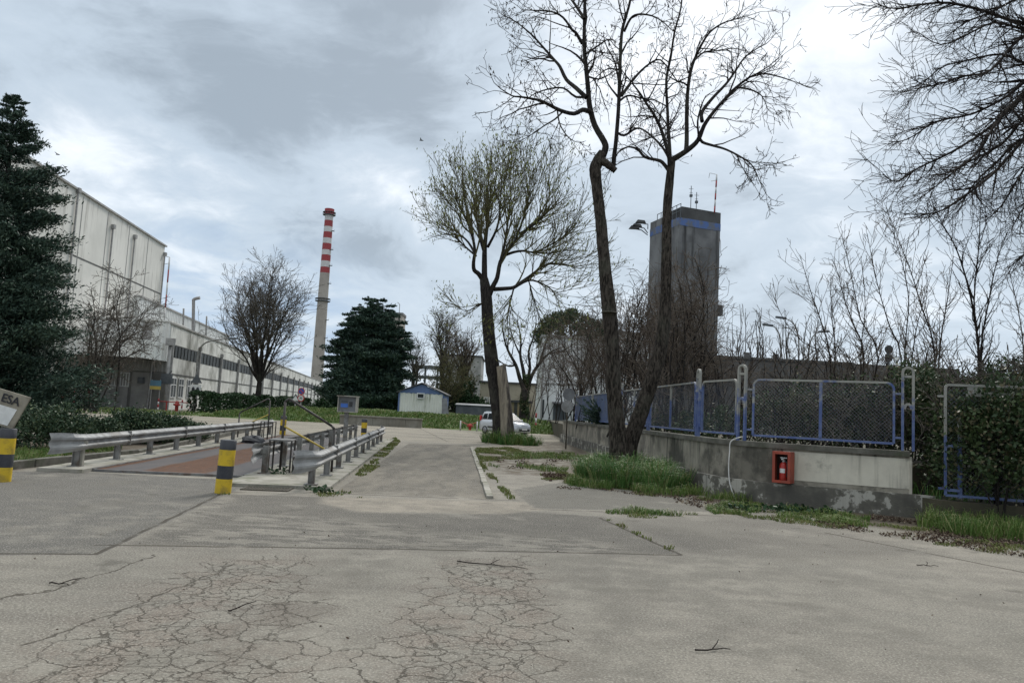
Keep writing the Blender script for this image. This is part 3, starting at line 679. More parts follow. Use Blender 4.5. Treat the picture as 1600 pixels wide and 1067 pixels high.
def mast(px, ytop, ybase, D, z0, label, r=.09):
    b = PD(px[0], ybase, D); t = PD(px[1], ytop, D); b.z = z0 if z0 is not None else b.z; o = thing('antenna_mast', b, label, 'antenna'); n = 6
    for k in range(n):
        mb = MB(); mb.tube([b+(t-b)*(k/n), b+(t-b)*((k+1)/n)], r, 6, True); mb.build('band', 'stack_red' if k % 2 == (n % 2) else 'stack_white', o)
    mb = MB(); mb.tube([t, t+Vector((-.9, 0, .15))], .03, 4); mb.tube([t+Vector((-.9, 0, .15)), t+Vector((-1.0, 0, -.5))], .03, 4); mb.tube([t-Vector((.7, 0, .9)), t-Vector((-.1, 0, .7))], .03, 4); mb.build('aerial', 'pipe_grey', o)
    return o
mast((258, 265), 402, 490, 88, 8.6, 'thin red and white mast rising from the factory roof beside the tall hall')
# tall hall
HD = Vector((-.125, 1, 0)).normalized(); HN = Vector((HD.y, -HD.x, 0)); HB = PD(236, 613, 95); HB.z = 0
def hpt(t, off=0, z=0): p = HB-HD*t+HN*off; return (p.x, p.y, z)     # t runs towards the camera
hall = thing('tall_hall', hpt(0), 'tall windowless white panelled hall behind the dark conifer on the left', 'building')
HT = 20.2
mb = MB(); mb.ext([hpt(0), hpt(48), hpt(48, -28), hpt(0, -14)], (0, 0, HT)); mb.build('wall', 'hall_panel', hall)
mb = MB(); mb.ext([hpt(-.3, .2, HT), hpt(48, .2, HT), hpt(48, -28, HT), hpt(-.3, -14, HT)], (0, 0, .18)); mb.build('roof', 'grey_wall', hall)
mb = MB(); mb.ext([hpt(0, .03, 14.05), hpt(48, .03, 14.05), hpt(48, -.1, 14.05), hpt(0, -.1, 14.05)], (0, 0, .13)); mb.build('panel_joint', 'dark_joint', hall)
for k in range(1, 8):
    mb = MB(); p = hpt(k*6, .012); mb.box((p[0], p[1], 10), (.05, .06, 20), 0); mb.build('panel_seam', 'grey_wall', hall)
for t, zt in ((.2, 19.0), (10.6, 18.9), (16.8, 18.6), (25.5, 20.0)):
    mb = MB(); p = hpt(t, .15); mb.tube([(p[0], p[1], 5), (p[0], p[1], zt)], .09, 6); mb.box((p[0], p[1], zt+.2), (.38, .4, .42)); mb.build('downpipe', 'pipe_grey', hall)
# front block with its canopy
by = 76; bx0, bx1 = XH(-60, 82), FA.x-.02
blk = thing('entrance_block', (bx1, by, 0), 'grimy two-storey entrance block with a deep corrugated canopy, below the tall hall', 'building')
mb = MB(); mb.ext([(bx0, by, 0), (bx1, by, 0), (bx1-1.1, by+6, 0), (bx0, by+6, 0)], (0, 0, 8.75)); mb.build('wall', 'factory_panel', blk)
mb = MB(); corr(mb, (bx0, by), (XH(213, by), by), 6.2, 8.75, .7, .08, .05); corr(mb, (XH(229, by), by), (bx1, by), 6.2, 8.75, .55, .1, .05); mb.build('cladding', 'corrugated', blk)
mb = MB(); mb.box2((XH(214, by), by-.06, 6.3), (XH(228.5, by), by+.1, 8.6)); mb.build('shutter', 'pipe_grey', blk)
mb = MB(); mb.ext([(bx0, by-.2, 8.79), (bx1+.1, by-.2, 8.79), (bx1-1.0, by+6, 8.79), (bx0, by+6, 8.79)], (0, 0, .17)); mb.build('parapet', 'white_metal', blk)
cx0, cy0 = XH(60, 70), 70
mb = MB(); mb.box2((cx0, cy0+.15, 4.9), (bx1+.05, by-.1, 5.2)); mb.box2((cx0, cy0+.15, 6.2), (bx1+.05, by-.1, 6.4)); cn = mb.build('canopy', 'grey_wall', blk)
mb = MB(); corr(mb, (cx0, cy0), (bx1+.1, cy0), 4.8, 6.55, .6, .09); corr(mb, (bx1+.1, cy0), (bx1+.1, by), 4.8, 6.55, .6, .09); mb.build('fascia', 'corrugated', cn)
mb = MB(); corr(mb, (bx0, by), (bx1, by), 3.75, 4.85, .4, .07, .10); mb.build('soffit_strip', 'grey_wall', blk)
def window(px0, y0, px1, y1, D, parent, glass='glass_dark', frame='white_wall', cols=3):
    a, b = PD(px0, y1, D), PD(px1, y0, D); mb = MB(); mb.box2((a.x, D-.05, a.z), (b.x, D+.1, b.z)); w = mb.build('window', glass, parent)
    mb = MB(); fw_ = .09
    for k in range(cols+1): x = a.x+(b.x-a.x)*k/cols; mb.box2((x-fw_/2, D-.14, a.z-.05), (x+fw_/2, D-.051, b.z+.05))
    mb.box2((a.x+.046, D-.13, b.z-.05), (b.x-.046, D-.052, b.z+.04)); mb.box2((a.x+.046, D-.13, a.z-.04), (b.x-.046, D-.052, a.z+.05)); mb.build('frame', frame, w); return w
window(171, 583, 186, 602, by, blk); window(188, 583, 203, 603, by, blk)
mb = MB(); mb.box2((XH(133, by), by-.08, 0), (XH(155, by), by+.1, 2.6)); mb.build('door', 'red_door', blk)
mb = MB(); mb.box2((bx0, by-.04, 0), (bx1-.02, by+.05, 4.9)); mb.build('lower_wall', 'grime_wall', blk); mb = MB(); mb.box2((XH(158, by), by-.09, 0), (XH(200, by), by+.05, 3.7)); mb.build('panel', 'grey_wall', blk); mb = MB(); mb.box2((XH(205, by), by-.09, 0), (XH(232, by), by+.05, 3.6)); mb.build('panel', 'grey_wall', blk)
mb = MB(); mb.tube([(XH(186, by), by-.3, 1.2), (XH(186, by), by-.3, 3.2)], .07, 6); mb.tube([(XH(178, by), by-.3, 1.2), (XH(186, by), by-.3, 1.2)], .07, 6); mb.build('pipe', 'pipe_grey', blk); mb = MB(); mb.tube([(XH(234, by), by-.3, 0), (XH(236, by), by-.3, 4.8)], .1, 6); mb.build('pipe', 'pipe_grey', blk)
mb = MB(); mb.box2((XH(217, by), by-.5, 2.5), (XH(225, by), by-.11, 3.1)); mb.build('meter_box', 'steel_frame', blk)
bd = thing('notice_board', (XH(242, 74), 74, 0), 'small blue and orange notice on a pole below the canopy', 'sign')
mb = MB(); mb.tube([(XH(236, 74), 74, 0), (XH(236, 74), 74, 2.9)], .05, 6); mb.tube([(XH(249, 74), 74, 0), (XH(249, 74), 74, 2.9)], .05, 6); mb.build('post', 'pipe_grey', bd)
mb = MB(); mb.box2((XH(234, 74), 73.9, 2.3), (XH(251, 74), 73.94, 2.85)); mb.build('upper_plate', 'sign_teal', bd)
mb = MB(); mb.box2((XH(234, 74), 73.9, 1.95), (XH(251, 74), 73.94, 2.28)); mb.build('lower_plate', 'sign_yellow', bd)
def pole_light(px, D, ytop, label):
    b = PD(px, yh(px), D); o = thing('floodlight', (b.x, D, 0), label, 'floodlight'); z = ZH(px, ytop, D)
    mb = MB(); mb.tube([(b.x, D, 0), (b.x, D, z)], .16, 8, True); mb.build('pole', 'pipe_grey', o)
    mb = MB(); mb.box((b.x+.1, D-.2, z+.25), (.75, .5, .7)); mb.build('lamp_head', 'pipe_grey', o)
    mb = MB(); mb.box((b.x, D-.1, z-3.4), (1.0, .3, 1.0)); mb.tube([(b.x-.8, D-.2, z-4.2), (b.x+.5, D-.2, z-2.6)], .05, 5); mb.build('bracket', 'steel_frame', o)
pole_light(259, 74.6, 538, 'grey floodlight pole at the corner of the factory')
def street_lamp(px, D, ytop, reach, label, group=None, r=.09):
    b = PD(px, yh(px), D); z = ZH(px, ytop, D); o = thing('street_lamp', (b.x, D, 0), label, 'street lamp', group)
    mb = MB(); pts, rr = smooth_path([(b.x, D, 0), (b.x, D, z*.55), (b.x, D, z*.80), (b.x+reach*.2, D, z*.93), (b.x+reach*.62, D, z*.985), (b.x+reach, D, z)], [r*1.3, r*1.1, r, r*.8, r*.7, r*.6], 5); mb.tube(pts, rr, 7); mb.build('pole', 'galv_post', o)
    mb = MB(); s = 1 if reach > 0 else -1; mb.ext([(b.x+reach-.1*s, D-.16, z-.05), (b.x+reach+.75*s, D-.1, z+.02), (b.x+reach+.75*s, D+.1, z+.02), (b.x+reach-.1*s, D+.16, z-.05)], (0, 0, .16)); mb.build('lamp_head', 'steel_frame', o); return o
street_lamp(304, 72.5, 527, 2.9, 'tall curved street lamp arching over the hedge by the factory')
# warning plate hanging on that lamp's pole
wp = thing('warning_sign', (XH(304, 72.2), 72.25, 2.0), 'small triangular warning sign over a white plate on the curved lamp pole', 'sign'); c = Vector((XH(305, 72.2), 72.2, 0))
mb = MB(); mb.ext([c+Vector((-.55, 0, 2.75)), c+Vector((.55, 0, 2.75)), c+Vector((0, 0, 3.65))], (0, .03, 0)); mb.build('triangle', 'steel_frame', wp)
mb = MB(); mb.box2((c.x-.5, 72.17, 1.75), (c.x+.5, 72.2, 2.6)); mb.build('plate', 'paper', wp)
mb = MB()
for dx in (-.22, .2): mb.lathe([(.09, 0), (.14, .1), (.14, .3), (.07, .42)], 8, (c.x+dx, 72.15, 1.95))
mb.build('pictogram', 'ink', wp)
# standpipe guard with its red and white posts
gu = thing('hydrant_guard', (XH(274, 72), 72, 0), 'red hydrant behind a red rail between striped posts, in front of the factory', 'hydrant'); 
mb = MB(); x = XH(278, 72); mb.lathe([(.16, 0), (.16, .5), (.26, .54), (.26, .68), (.16, .72), (.19, .88), (.05, .98)], 10, (x, 72, 0)); mb.tube([(x-.32, 72, .62), (x+.32, 72, .62)], .08, 7, True); mb.build('hydrant', 'rail_red', gu)
mb = MB(); mb.tube([(XH(251, 72), 72, .85), (XH(299, 72), 72, .85)], .045, 6, True); mb.tube([(XH(262, 72), 72, 0), (XH(262, 72), 72, .85)], .06, 6); mb.build('rail', 'rail_red', gu)
def striped_post(name, px, D, label, group, hh=1.0, tilt=0, n=4, parent=None):
    b = PD(px, yh(px), D); o = thing(name, (b.x, D, 0), label, 'post', group)
    for k in range(n):
        mb = MB(); mb.tube([(b.x+tilt*hh*k/n, D, hh*k/n), (b.x+tilt*hh*(k+1)/n, D, hh*(k+1)/n)], .075, 7, True); mb.build('band', 'stack_red' if k % 2 else 'stack_white', o)
    return o
for px, t, l in ((249, 0, 'striped post at the left end of the red hydrant rail'), (286, 0, 'striped post just right of the red hydrant'), (299, 0, 'striped post at the right end of the hydrant rail, by the lamp')):
    striped_post('guard_post', px, 72, l, 'red and white posts round the hydrants', 1.1, t)
for px, t, hh, l in ((62, .35, 1.1, 'leaning striped post nearest the dark conifer'), (93, .30, 1.0, 'leaning striped post second from the dark conifer'), (115, .1, 1.6, 'tallest striped post on the verge below the bare bush'), (146, -.06, 1.7, 'striped post on the verge near the red door')):
    striped_post('guard_post', px, 58, l, 'red and white posts on the verge', hh, t)
grass('grass', [[(XH(-60, 46), 44), (XH(330, 60), 60), (XH(330, 70), 70), (XH(-60, 66), 66)]], 'grass', 'grass verge in front of the entrance block', 22, .22, .06, .7, .75, 21, scale=1.5)

# ------------------------------------------------------------------ chimney, silo tower, frame, far houses
CD = 330; cb = PD(496, 575, CD); ct = PD(514, 327, CD); zt = ct.z; ch = thing('chimney', ((cb.x+ct.x)/2+.4, CD, 0), 'very tall slender concrete chimney with red and white bands at its top', 'chimney'); cx_ = (cb.x+ct.x)/2+.2
rb, rtp = 2.75, 1.75; R_ = lambda z: rb+(rtp-rb)*z/zt
yb = [327, 336, 345, 354.5, 363, 372.5, 381, 391, 399, 408.5, 418, 427]; zs = [ZH(512, y, CD) for y in yb]; zs[0] = zt
mb = MB(); mb.lathe([(R_(z), z) for z in np.linspace(0, zs[-1], 12)], 24, (cx_, CD, 0)); mb.build('shaft', 'stack_concrete', ch)
for i in range(11):
    mb = MB(); z0, z1 = zs[i+1]+.02, zs[i]; e = .35 if i == 0 else .02; mb.lathe([(R_(z0)+e, z0), (R_(z1)+e, z1)], 24, (cx_, CD, 0)); mb.build('band', 'stack_red' if i % 2 == 0 else 'stack_white', ch)
for y, w in ((336, 1.0), (471, 1.0)):
    z = ZH(508, y, CD); mb = MB(); mb.lathe([(R_(z)+.2, z-.3), (R_(z)+w, z-.1), (R_(z)+w, z+.1), (R_(z)+.2, z+.1)], 24, (cx_, CD, 0)); mb.lathe([(R_(z)+w, z+1.1), (R_(z)+w+.05, z+1.1), (R_(z)+w+.05, z+1.25), (R_(z)+w, z+1.25)], 24, (cx_, CD, 0))
    for k in range(16): a = k*math.pi/8; mb.tube([(cx_+(R_(z)+w)*math.cos(a), CD+(R_(z)+w)*math.sin(a), z), (cx_+(R_(z)+w)*math.cos(a), CD+(R_(z)+w)*math.sin(a), z+1.2)], .06, 4)
    mb.build('gallery', 'steel_frame', ch)
for y in (361, 390, 415, 443, 500, 528, 556):
    z = ZH(508, y, CD); mb = MB(); mb.box((cx_+R_(z)+.5, CD-.6, z), (1.2, 1.2, .2)); mb.box((cx_+R_(z)+1.0, CD-.6, z+.6), (.1, 1.2, .1)); mb.build('platform', 'steel_frame', ch)
sD = 190; a, b = PD(598, 490, sD), PD(629, 490, sD)
si = thing('silo_tower', (a.x, sD, 0), 'square grey-brown concrete tower rising behind the big conifer', 'tower')
mb = MB(); mb.box2((a.x, sD, 0), (b.x, sD+6, ZH(615, 492, sD))); mb.build('wall', 'stack_concrete', si)
mb = MB(); mb.box2((a.x-.15, sD-.15, ZH(615, 492, sD)), (b.x+.15, sD+6.1, ZH(615, 488, sD))); mb.build('roof', 'tower', si)
for px in (613, 621):
    mb = MB(); p0 = PD(px, 520, sD); p1 = PD(px+4, 496, sD); mb.box2((p0.x, sD-.05, p0.z), (p1.x, sD+.2, p1.z)); mb.build('opening', 'dark_joint', si)
mb = MB(); p = PD(622, 488, sD); mb.tube([(p.x, sD+2, p.z), (p.x, sD+2, p.z+2.3), (p.x-.6, sD+2, p.z+2.8)], .09, 5); mb.build('vent', 'pipe_grey', si)
fD = 120; fr = thing('steel_frame_structure', (XH(642, fD), fD, 0), 'bare steel frame of an unfinished shed behind the blue-gabled hut', 'structure')
x0, x1 = XH(642, fD), XH(700, fD); mb = MB()
for x in np.linspace(x0, x1, 4): mb.beam((x, fD, 0), (x, fD, ZH(660, 571, fD)), .3)
mb.build('column', 'steel_frame', fr); mb = MB()
for y in (572, 588): mb.beam((x0, fD-.2, ZH(660, y, fD)), (x1, fD-.2, ZH(660, y, fD)), .3); mb.beam((x0, fD+6, ZH(660, y, fD)), (x1, fD+6, ZH(660, y, fD)), .3); mb.beam((x0, fD, ZH(660, y, fD)-.2), (x0, fD+6, ZH(660, y, fD)-.2), .3)
mb.build('beam', 'steel_frame', fr)
# blue-gabled hut
hD = 70; hx0, hx1 = XH(623, hD), XH(692, hD); hz0 = .80; hxm = (hx0+hx1)/2
he, hr = ZH(623, 612, hD), ZH(657, 600, hD)
hut = thing('hut', (hxm, hD, hz0), 'small off-white metal hut with a blue gable, on the grassy bank', 'hut')
mb = MB(); mb.ext([(hx0, hD, hz0-.3), (hx1, hD, hz0-.3), (hx1, hD, he), (hx0, hD, he)], (0, 5.5, 0)); corr(mb, (hx0, hD), (hx1, hD), hz0-.3, he-.05, .22, .03, .012); mb.build('wall', 'shed_wall', hut)
mb = MB(); n = 19; pts = [(hx0-.02, hD-.06, he+.02), (hxm, hD-.06, hr), (hx1+.02, hD-.06, he+.02)]+[(hx1-(hx1-hx0)*i/n, hD-.06, he-(.02 if i % 2 else .09)) for i in range(n+1)]
mb.ext(pts[::-1], (0, .05, 0)); mb.build('gable', 'shed_blue', hut)
mb = MB()
for x in (hx0, hx1): mb.box2((x-.07, hD-.08, hz0-.3), (x+.07, hD+.1, he-.1))
mb.box2((hx1+.001, hD+.1, hz0-.3), (hx1+.05, hD+5.4, he)); mb.build('corner_trim', 'shed_blue', hut)
mb = MB()
for a, b in (((hx0-.25, he-.08), (hxm, hr+.06)), ((hxm, hr+.06), (hx1+.25, he-.08))):
    mb.ext([(a[0], hD-.25, a[1]), (b[0], hD-.25, b[1]), (b[0], hD-.25, b[1]+.09), (a[0], hD-.25, a[1]+.09)], (0, 6, 0))
mb.build('roof', 'roof_dark', hut)
wn = window(652, 615, 663, 622, hD-.06, hut, cols=1)
# thin panel leaning by the hut
mb = MB(); x = XH(695, 68); mb.ext([(x-.2, 68, .72), (x+.45, 68, .72), (x+.1, 68.4, 2.5), (x-.35, 68.4, 2.5)], (0, .06, 0)); tag(mb.build('leaning_panel', 'sign_back'), 'grey sheet leaning against the right corner of the hut', 'panel')
mb = MB(); x = XH(742, 74); mb.box((x, 74, 1.35), (3.6, 1.6, 1.2)); mb.ext([(x-1.9, 73.1, 1.95), (x+1.9, 73.1, 1.95), (x+1.9, 75, 2.1), (x-1.9, 75, 2.1)], (0, 0, .08)); tag(mb.build('skip_container', 'steel_frame', bevel=.03), 'low dark grey container with a pale lid under the ivy tree', 'container')
# low retaining wall
lw = MB(); a, b = XH(533, 58), XH(661, 58); n = 5
for i in range(n): x0 = a+(b-a)*i/n; lw.box2((x0+.01, 57.9, -.05), (a+(b-a)*(i+1)/n-.01, 58.25, .63))
lw.box2((a-.03, 57.82, .634), (b+.03, 58.33, .73))
mk('lowwall', (.27, .255, .215), (.19, .175, .14), scale=1, rough=.9, streak=(.09, .085, .06), sscale=3, bump=.3)
tag(lw.build('low_wall', 'lowwall'), 'low concrete retaining wall in front of the grassy bank', 'wall')
# centre buildings
def simple_house(name, px0, px1, ytop, D, dep, mat, label, roof='roof_dark', cat='building'):
    a, b = XH(px0, D), XH(px1, D); z = ZH((px0+px1)/2, ytop, D); o = thing(name, ((a+b)/2, D, 0), label, cat)
    mb = MB(); mb.box2((a, D, 0), (b, D+dep, z)); mb.build('wall', mat, o); mb = MB(); mb.box2((a-.2, D-.2, z+.001), (b+.2, D+dep, z+.25)); mb.build('roof', roof, o); return o, z
bh, z = simple_house('beige_building', 748, 850, 600, 100, 12, 'beige_wall', 'low beige flat-roofed building behind the silver car and the ivy-trunked tree')
window(756, 621, 762.5, 638, 100, bh, cols=2); window(764, 621, 771, 638, 100, bh, cols=2)
gb, z = simple_house('grey_building', 684, 748, 556, 135, 14, 'grey_wall', 'distant grey block mostly hidden behind the ivied trees right of the hut', 'roof_dark')
window(696, 566, 702, 576, 135, gb, cols=2); window(712, 566, 718, 576, 135, gb, cols=2); window(728, 566, 734, 576, 135, gb, cols=2)
an, z = simple_house('ochre_annexe', 797, 829, 629, 92, 5, 'ochre_wall', 'low ochre annexe with a rusty roof seen between the two tree trunks')
mb = MB(); mb.box2((XH(803, 92), 91.93, .9), (XH(808, 92), 92.1, 3)); mb.build('door', 'dark_joint', an)
wh, z = simple_house('white_building', 843, 905, 528, 78, 14, 'white_wall', 'plain white block behind the round road sign', 'grey_wall')
mb = MB(); mb.box2((XH(864, 78), 77.9, 0), (XH(884, 78), 78.1, 2.7)); mb.build('gate', 'steel_frame', wh)
mb = MB(); mb.ext([(XH(862, 78), 77.99, 2.75), (XH(894, 78), 77.99, 2.75), (XH(894, 78), 76.6, 2.6), (XH(862, 78), 76.6, 2.6)], (0, 0, .1)); mb.build('canopy', 'roof_dark', wh)
mb = MB(); mb.box2((XH(845, 78), 77.94, ZH(850, 600, 78)), (XH(905, 78), 77.99, ZH(850, 598, 78))); mb.tube([(XH(845.5, 77.8), 77.8, 0), (XH(845.5, 77.8), 77.8, 9)], .09, 6); mb.build('downpipe', 'pipe_grey', wh)
mb = MB(); mb.box2((XH(847, 78), 77.9, 1.2), (XH(849.5, 78), 78.05, 3)); mb.build('window', 'glass_dark', wh)
gh, z = simple_house('grey_shed', 905, 1012, 521, 84, 8, 'white_wall', 'pale building mostly hidden behind bare bushes left of the tower', 'grey_wall')
# far low wall on the right, behind the bushes
rw = MB(); y0 = 46; rw.box2((XH(1060, y0), y0, 0), (XH(1330, y0), y0+.4, ZH(1200, 563, y0))); rw.box2((XH(1060, y0)-.1, y0-.1, ZH(1200, 563, y0)+.002), (XH(1330, y0)+.1, y0+.5, ZH(1200, 560, y0)+.02))
rw.box2((XH(1331, y0), y0+.02, 0), (XH(1500, y0), y0+.4, ZH(1390, 571, y0)))
for px in (1166, 1212): p = XH(px, y0); rw.box2((p-.14, y0+.08, ZH(1200, 562, y0)), (p+.14, y0+.32, ZH(1200, 552, y0)))
tag(rw.build('far_wall', 'far_wall'), 'long grey wall standing behind the blue fence and bushes', 'wall')

# ------------------------------------------------------------------ concrete tower on the right
tD = 92; pL, pM, pR = PD(1011, 500, tD+7), PD(1056, 500, tD), PD(1121.5, 500, tD+2.2)
tz = ZH(1090, 327, tD+1)
tw = thing('concrete_tower', ((pM.x+pR.x)/2, tD+4, 0), 'tall stained grey concrete tower with a faded blue band, behind the two bare trees', 'tower')
d1 = Vector((pR.x-pM.x, pR.y-pM.y, 0)); d2 = Vector((pL.x-pM.x, pL.y-pM.y, 0)); base = Vector((pM.x, pM.y, 0))
def tq(f0, f1, g0, g1, o=0):
    c = base+d1*.5+d2*.5; pts = [base+d1*f0+d2*g0, base+d1*f1+d2*g0, base+d1*f1+d2*g1, base+d1*f0+d2*g1]
    return [p+(p-c).normalized()*o for p in pts]
zb = ZH(1090, 350, tD+1)
def zpt(L, z): return [p+Vector((0, 0, z)) for p in L]
mb = MB(); mb.ext(tq(0, 1, 0, 1), (0, 0, zb-.5)); mb.build('shaft', 'tower', tw)
mb = MB(); mb.ext(zpt(tq(0, 1, 0, 1, .05), zb-.498), (0, 0, .95)); mb.build('blue_band', 'blue_band', tw)
mb = MB(); mb.ext(zpt(tq(0.06, 1, 0, .55, .02), zb+.46), (0, 0, tz-zb-.46)); mb.build('parapet', 'tower_top', tw)
mb = MB(); mb.ext(zpt(tq(0, 1, .5, 1, .0), zb+.458), (0, 0, (tz-zb)*.5)); mb.build('head', 'tower', tw)
mb = MB()
for k in range(7): p = tq(.03, .03, 0, 0)[0]+d2*(k/6*.8); mb.tube([(p.x, p.y-.1, zb+.4), (p.x, p.y-.1, zb+2.2)], .05, 5)
for z in (zb+1.3, zb+2.2): p = tq(.03, .03, 0, 0)[0]; mb.tube([(p.x, p.y-.1, z), (p.x+d2.x*.8, p.y+d2.y*.8, z)], .05, 5)
mb.build('railing', 'steel_frame', tw)
mb = MB(); p = base+d1; mb.box((p.x+.15, p.y+.6, ZH(1121, 484, tD+2)), (1.0, 1.0, 1.3)); mb.build('side_box', 'tower_top', tw)
for k, (x, y) in enumerate(((997, 355), (993, 358), (1003, 349))):
    p = PD(x, y, tD+6.5); e = PD(1012, 362, tD+7); mb = MB(); mb.tube([(e.x, e.y, p.z-.6), (p.x+.8, p.y, p.z-.1), tuple(p)], .07, 5); l = mb.build('lamp_arm', 'steel_frame', tw)
    mb = MB(); mb.ext([(p.x-.9, p.y-.3, p.z), (p.x+.5, p.y-.3, p.z), (p.x+.3, p.y-.3, p.z+.35), (p.x-.6, p.y-.3, p.z+.4)], (0, .6, 0)); mb.build('lamp_head', 'tower_top', l)
mast((1116.5, 1120), 273, 328, tD+1.5, tz-.2, 'red and white mast with a hooked aerial on the right corner of the tower', .1)
def whip(px, ytop, D, z0, label):
    b = PD(px, yh(px), D); z = ZH(px, ytop, D); mb = MB(); mb.tube([(b.x, D, z0), (b.x, D, z)], .05, 5); mb.tube([(b.x-.3, D, z-.4), (b.x+.3, D, z-.4)], .03, 4); mb.tube([(b.x-.2, D, z-.9), (b.x+.2, D, z-.9)], .03, 4)
    mb.box((b.x, D, z-1.3), (.35, .3, .3)); tag(mb.build('roof_aerial', 'steel_frame'), label, 'antenna')
whip(1069, 290, tD+3, tz-.1, 'thin dark aerial on the left of the tower top'); whip(1078, 300, tD+3, tz-.1, 'shorter dark aerial in the middle of the tower top')
# lamps and a round plate beyond the far wall
for px, yt, rc, l in ((1246, 499, -1.2, 'grey street lamp bending left beyond the far wall'), (1262, 518, .9, 'small reddish street lamp beyond the far wall'), (1218, 510, -.8, 'faint street lamp furthest left beyond the far wall')): street_lamp(px, 62, yt, rc, l, 'street lamps beyond the far wall', .06)
o = thing('round_sign', (XH(1388, 50), 50, 0), 'dark round plate on a post beyond the far wall, between bare saplings', 'sign'); p = PD(1388, 546, 50)
mb = MB(); mb.tube([(p.x, 50, 0), (p.x, 50, p.z)], .09, 6); mb.build('post', 'steel_frame', o); mb = MB(); mb.disc((p.x, 49.9, p.z), .28, (0, 1, 0), .05); mb.box((p.x, 49.95, p.z-.55), (.45, .1, .4)); mb.build('plate', 'plastic', o)
mb = MB()
for k, (z, d) in enumerate(((5.55, 47), (5.15, 47), (5.9, 48))):
    pts = [(XH(1195, d)+t*14, d+t*2, z-.35*math.sin(t*math.pi)-.25*t) for t in np.linspace(0, 1, 12)]; mb.tube(pts, .014, 4)
tag(mb.build('overhead_wires', 'plastic'), 'three thin overhead wires sagging above the far wall', 'wires')
mk('sheet_blue', (.075, .125, .27), (.10, .145, .27), scale=1.2, rough=.6, streak=(.05, .06, .09), dirt=(.12, .13, .15), dscale=1.3)
# ------------------------------------------------------------------ weighbridge, guardrails and their furniture
def wb_mat():
    m, T, b = newmat('weighbridge_plate'); P = T.n('ShaderNodeTexCoord').outputs['Object']
    x = T.n('ShaderNodeSeparateXYZ', ins={0: P}).outputs[0]
    n1 = T.noise(T.vm('MULTIPLY', P, (1, .25, 1)), 1.7, 6, .65); n2 = T.noise(P, 12, 5, .6); n3 = T.noise(P, .5, 3)
    xw = T.math('ADD', x, T.math('MULTIPLY', T.math('SUBTRACT', n1, .5), .35))
    rust = T.mix(T.ramp(n2, .3, .7), (.125, .055, .025), (.070, .036, .021)); steel = T.mix(T.ramp(n1, .3, .7), (.070, .068, .070), (.12, .105, .10))
    f = T.math('ADD', T.math('MULTIPLY', T.ramp(xw, -.62, -.45), T.ramp(xw, .80, .62)), T.math('ADD', T.ramp(xw, -1.2, -1.36), T.ramp(xw, 1.42, 1.55)), clamp=True)
    f = T.math('MULTIPLY', f, T.ramp(n3, .2, .45))
    col = T.mix(f, steel, rust); col = T.mix(T.math('MULTIPLY', T.ramp(n1, .58, .72), .35), col, (.04, .032, .03))
    link(T, b, col, T.math('ADD', .5, T.math('MULTIPLY', n1, .4)), n2, .3, .012); b.inputs['Specular IOR Level'].default_value = .16; return m
wc = ((aL[0]+.30)+(aM[0]-.16))/2; ww = (aM[0]-.16)-(aL[0]+.30); w0, w1 = aL[1]-.15, aM[1]+19.4
wbr = thing('weighbridge', LW(wc, w0, 0), 'long rusty steel weighbridge deck between the guardrails', 'weighbridge', rz=LANG)
mb = MB(); n = 5
for i in range(n):
    y0, y1 = (w1-w0)*i/n, (w1-w0)*(i+1)/n; mb.box2((-ww/2+.06, y0+.012, -.1), (ww/2-.06, y1-.012, .045))
mb.build('deck', wb_mat(), wbr, local=True)
mb = MB()
for s in (-1, 1): mb.box2((s*(ww/2-.025)-.025, 0, -.1), (s*(ww/2-.025)+.025, w1-w0, .062))
mb.box2((-ww/2+.05, -.07, -.1), (ww/2-.05, -.006, .05)); mb.build('edge_frame', 'grey_iron', wbr, local=True)
WP = [(.0, 0), (.012, .02), (.078, .065), (.082, .095), (.015, .135), (.012, .155), (.015, .175), (.082, .215), (.078, .245), (.012, .29), (0, .31)]
def w_beam(mb, path, side=1):
    """W section swept along a path of (x, y, z, flare); side = direction the ridges face"""
    rows = []
    for k, (x, y, z, fl) in enumerate(path):
        r = []
        for d, h in WP:
            hh = (h-.155)*(1+fl*.35)+.155; r.append((x+side*d*(1-fl*.55), y, z+hh))
        for d, h in WP[::-1]:
            hh = (h-.155)*(1+fl*.35)+.155; r.append((x+side*(d*(1-fl*.55)-.006), y, z+hh))
        rows.append(r)
    n = len(rows[0]); V = [p for r in rows for p in r]
    Fc = [(i*n+j, i*n+(j+1) % n, (i+1)*n+(j+1) % n, (i+1)*n+j) for i in range(len(rows)-1) for j in range(n)]+[tuple(range(n-1, -1, -1)), tuple(range((len(rows)-1)*n, len(rows)*n))]
    mb.add(V, Fc, False)
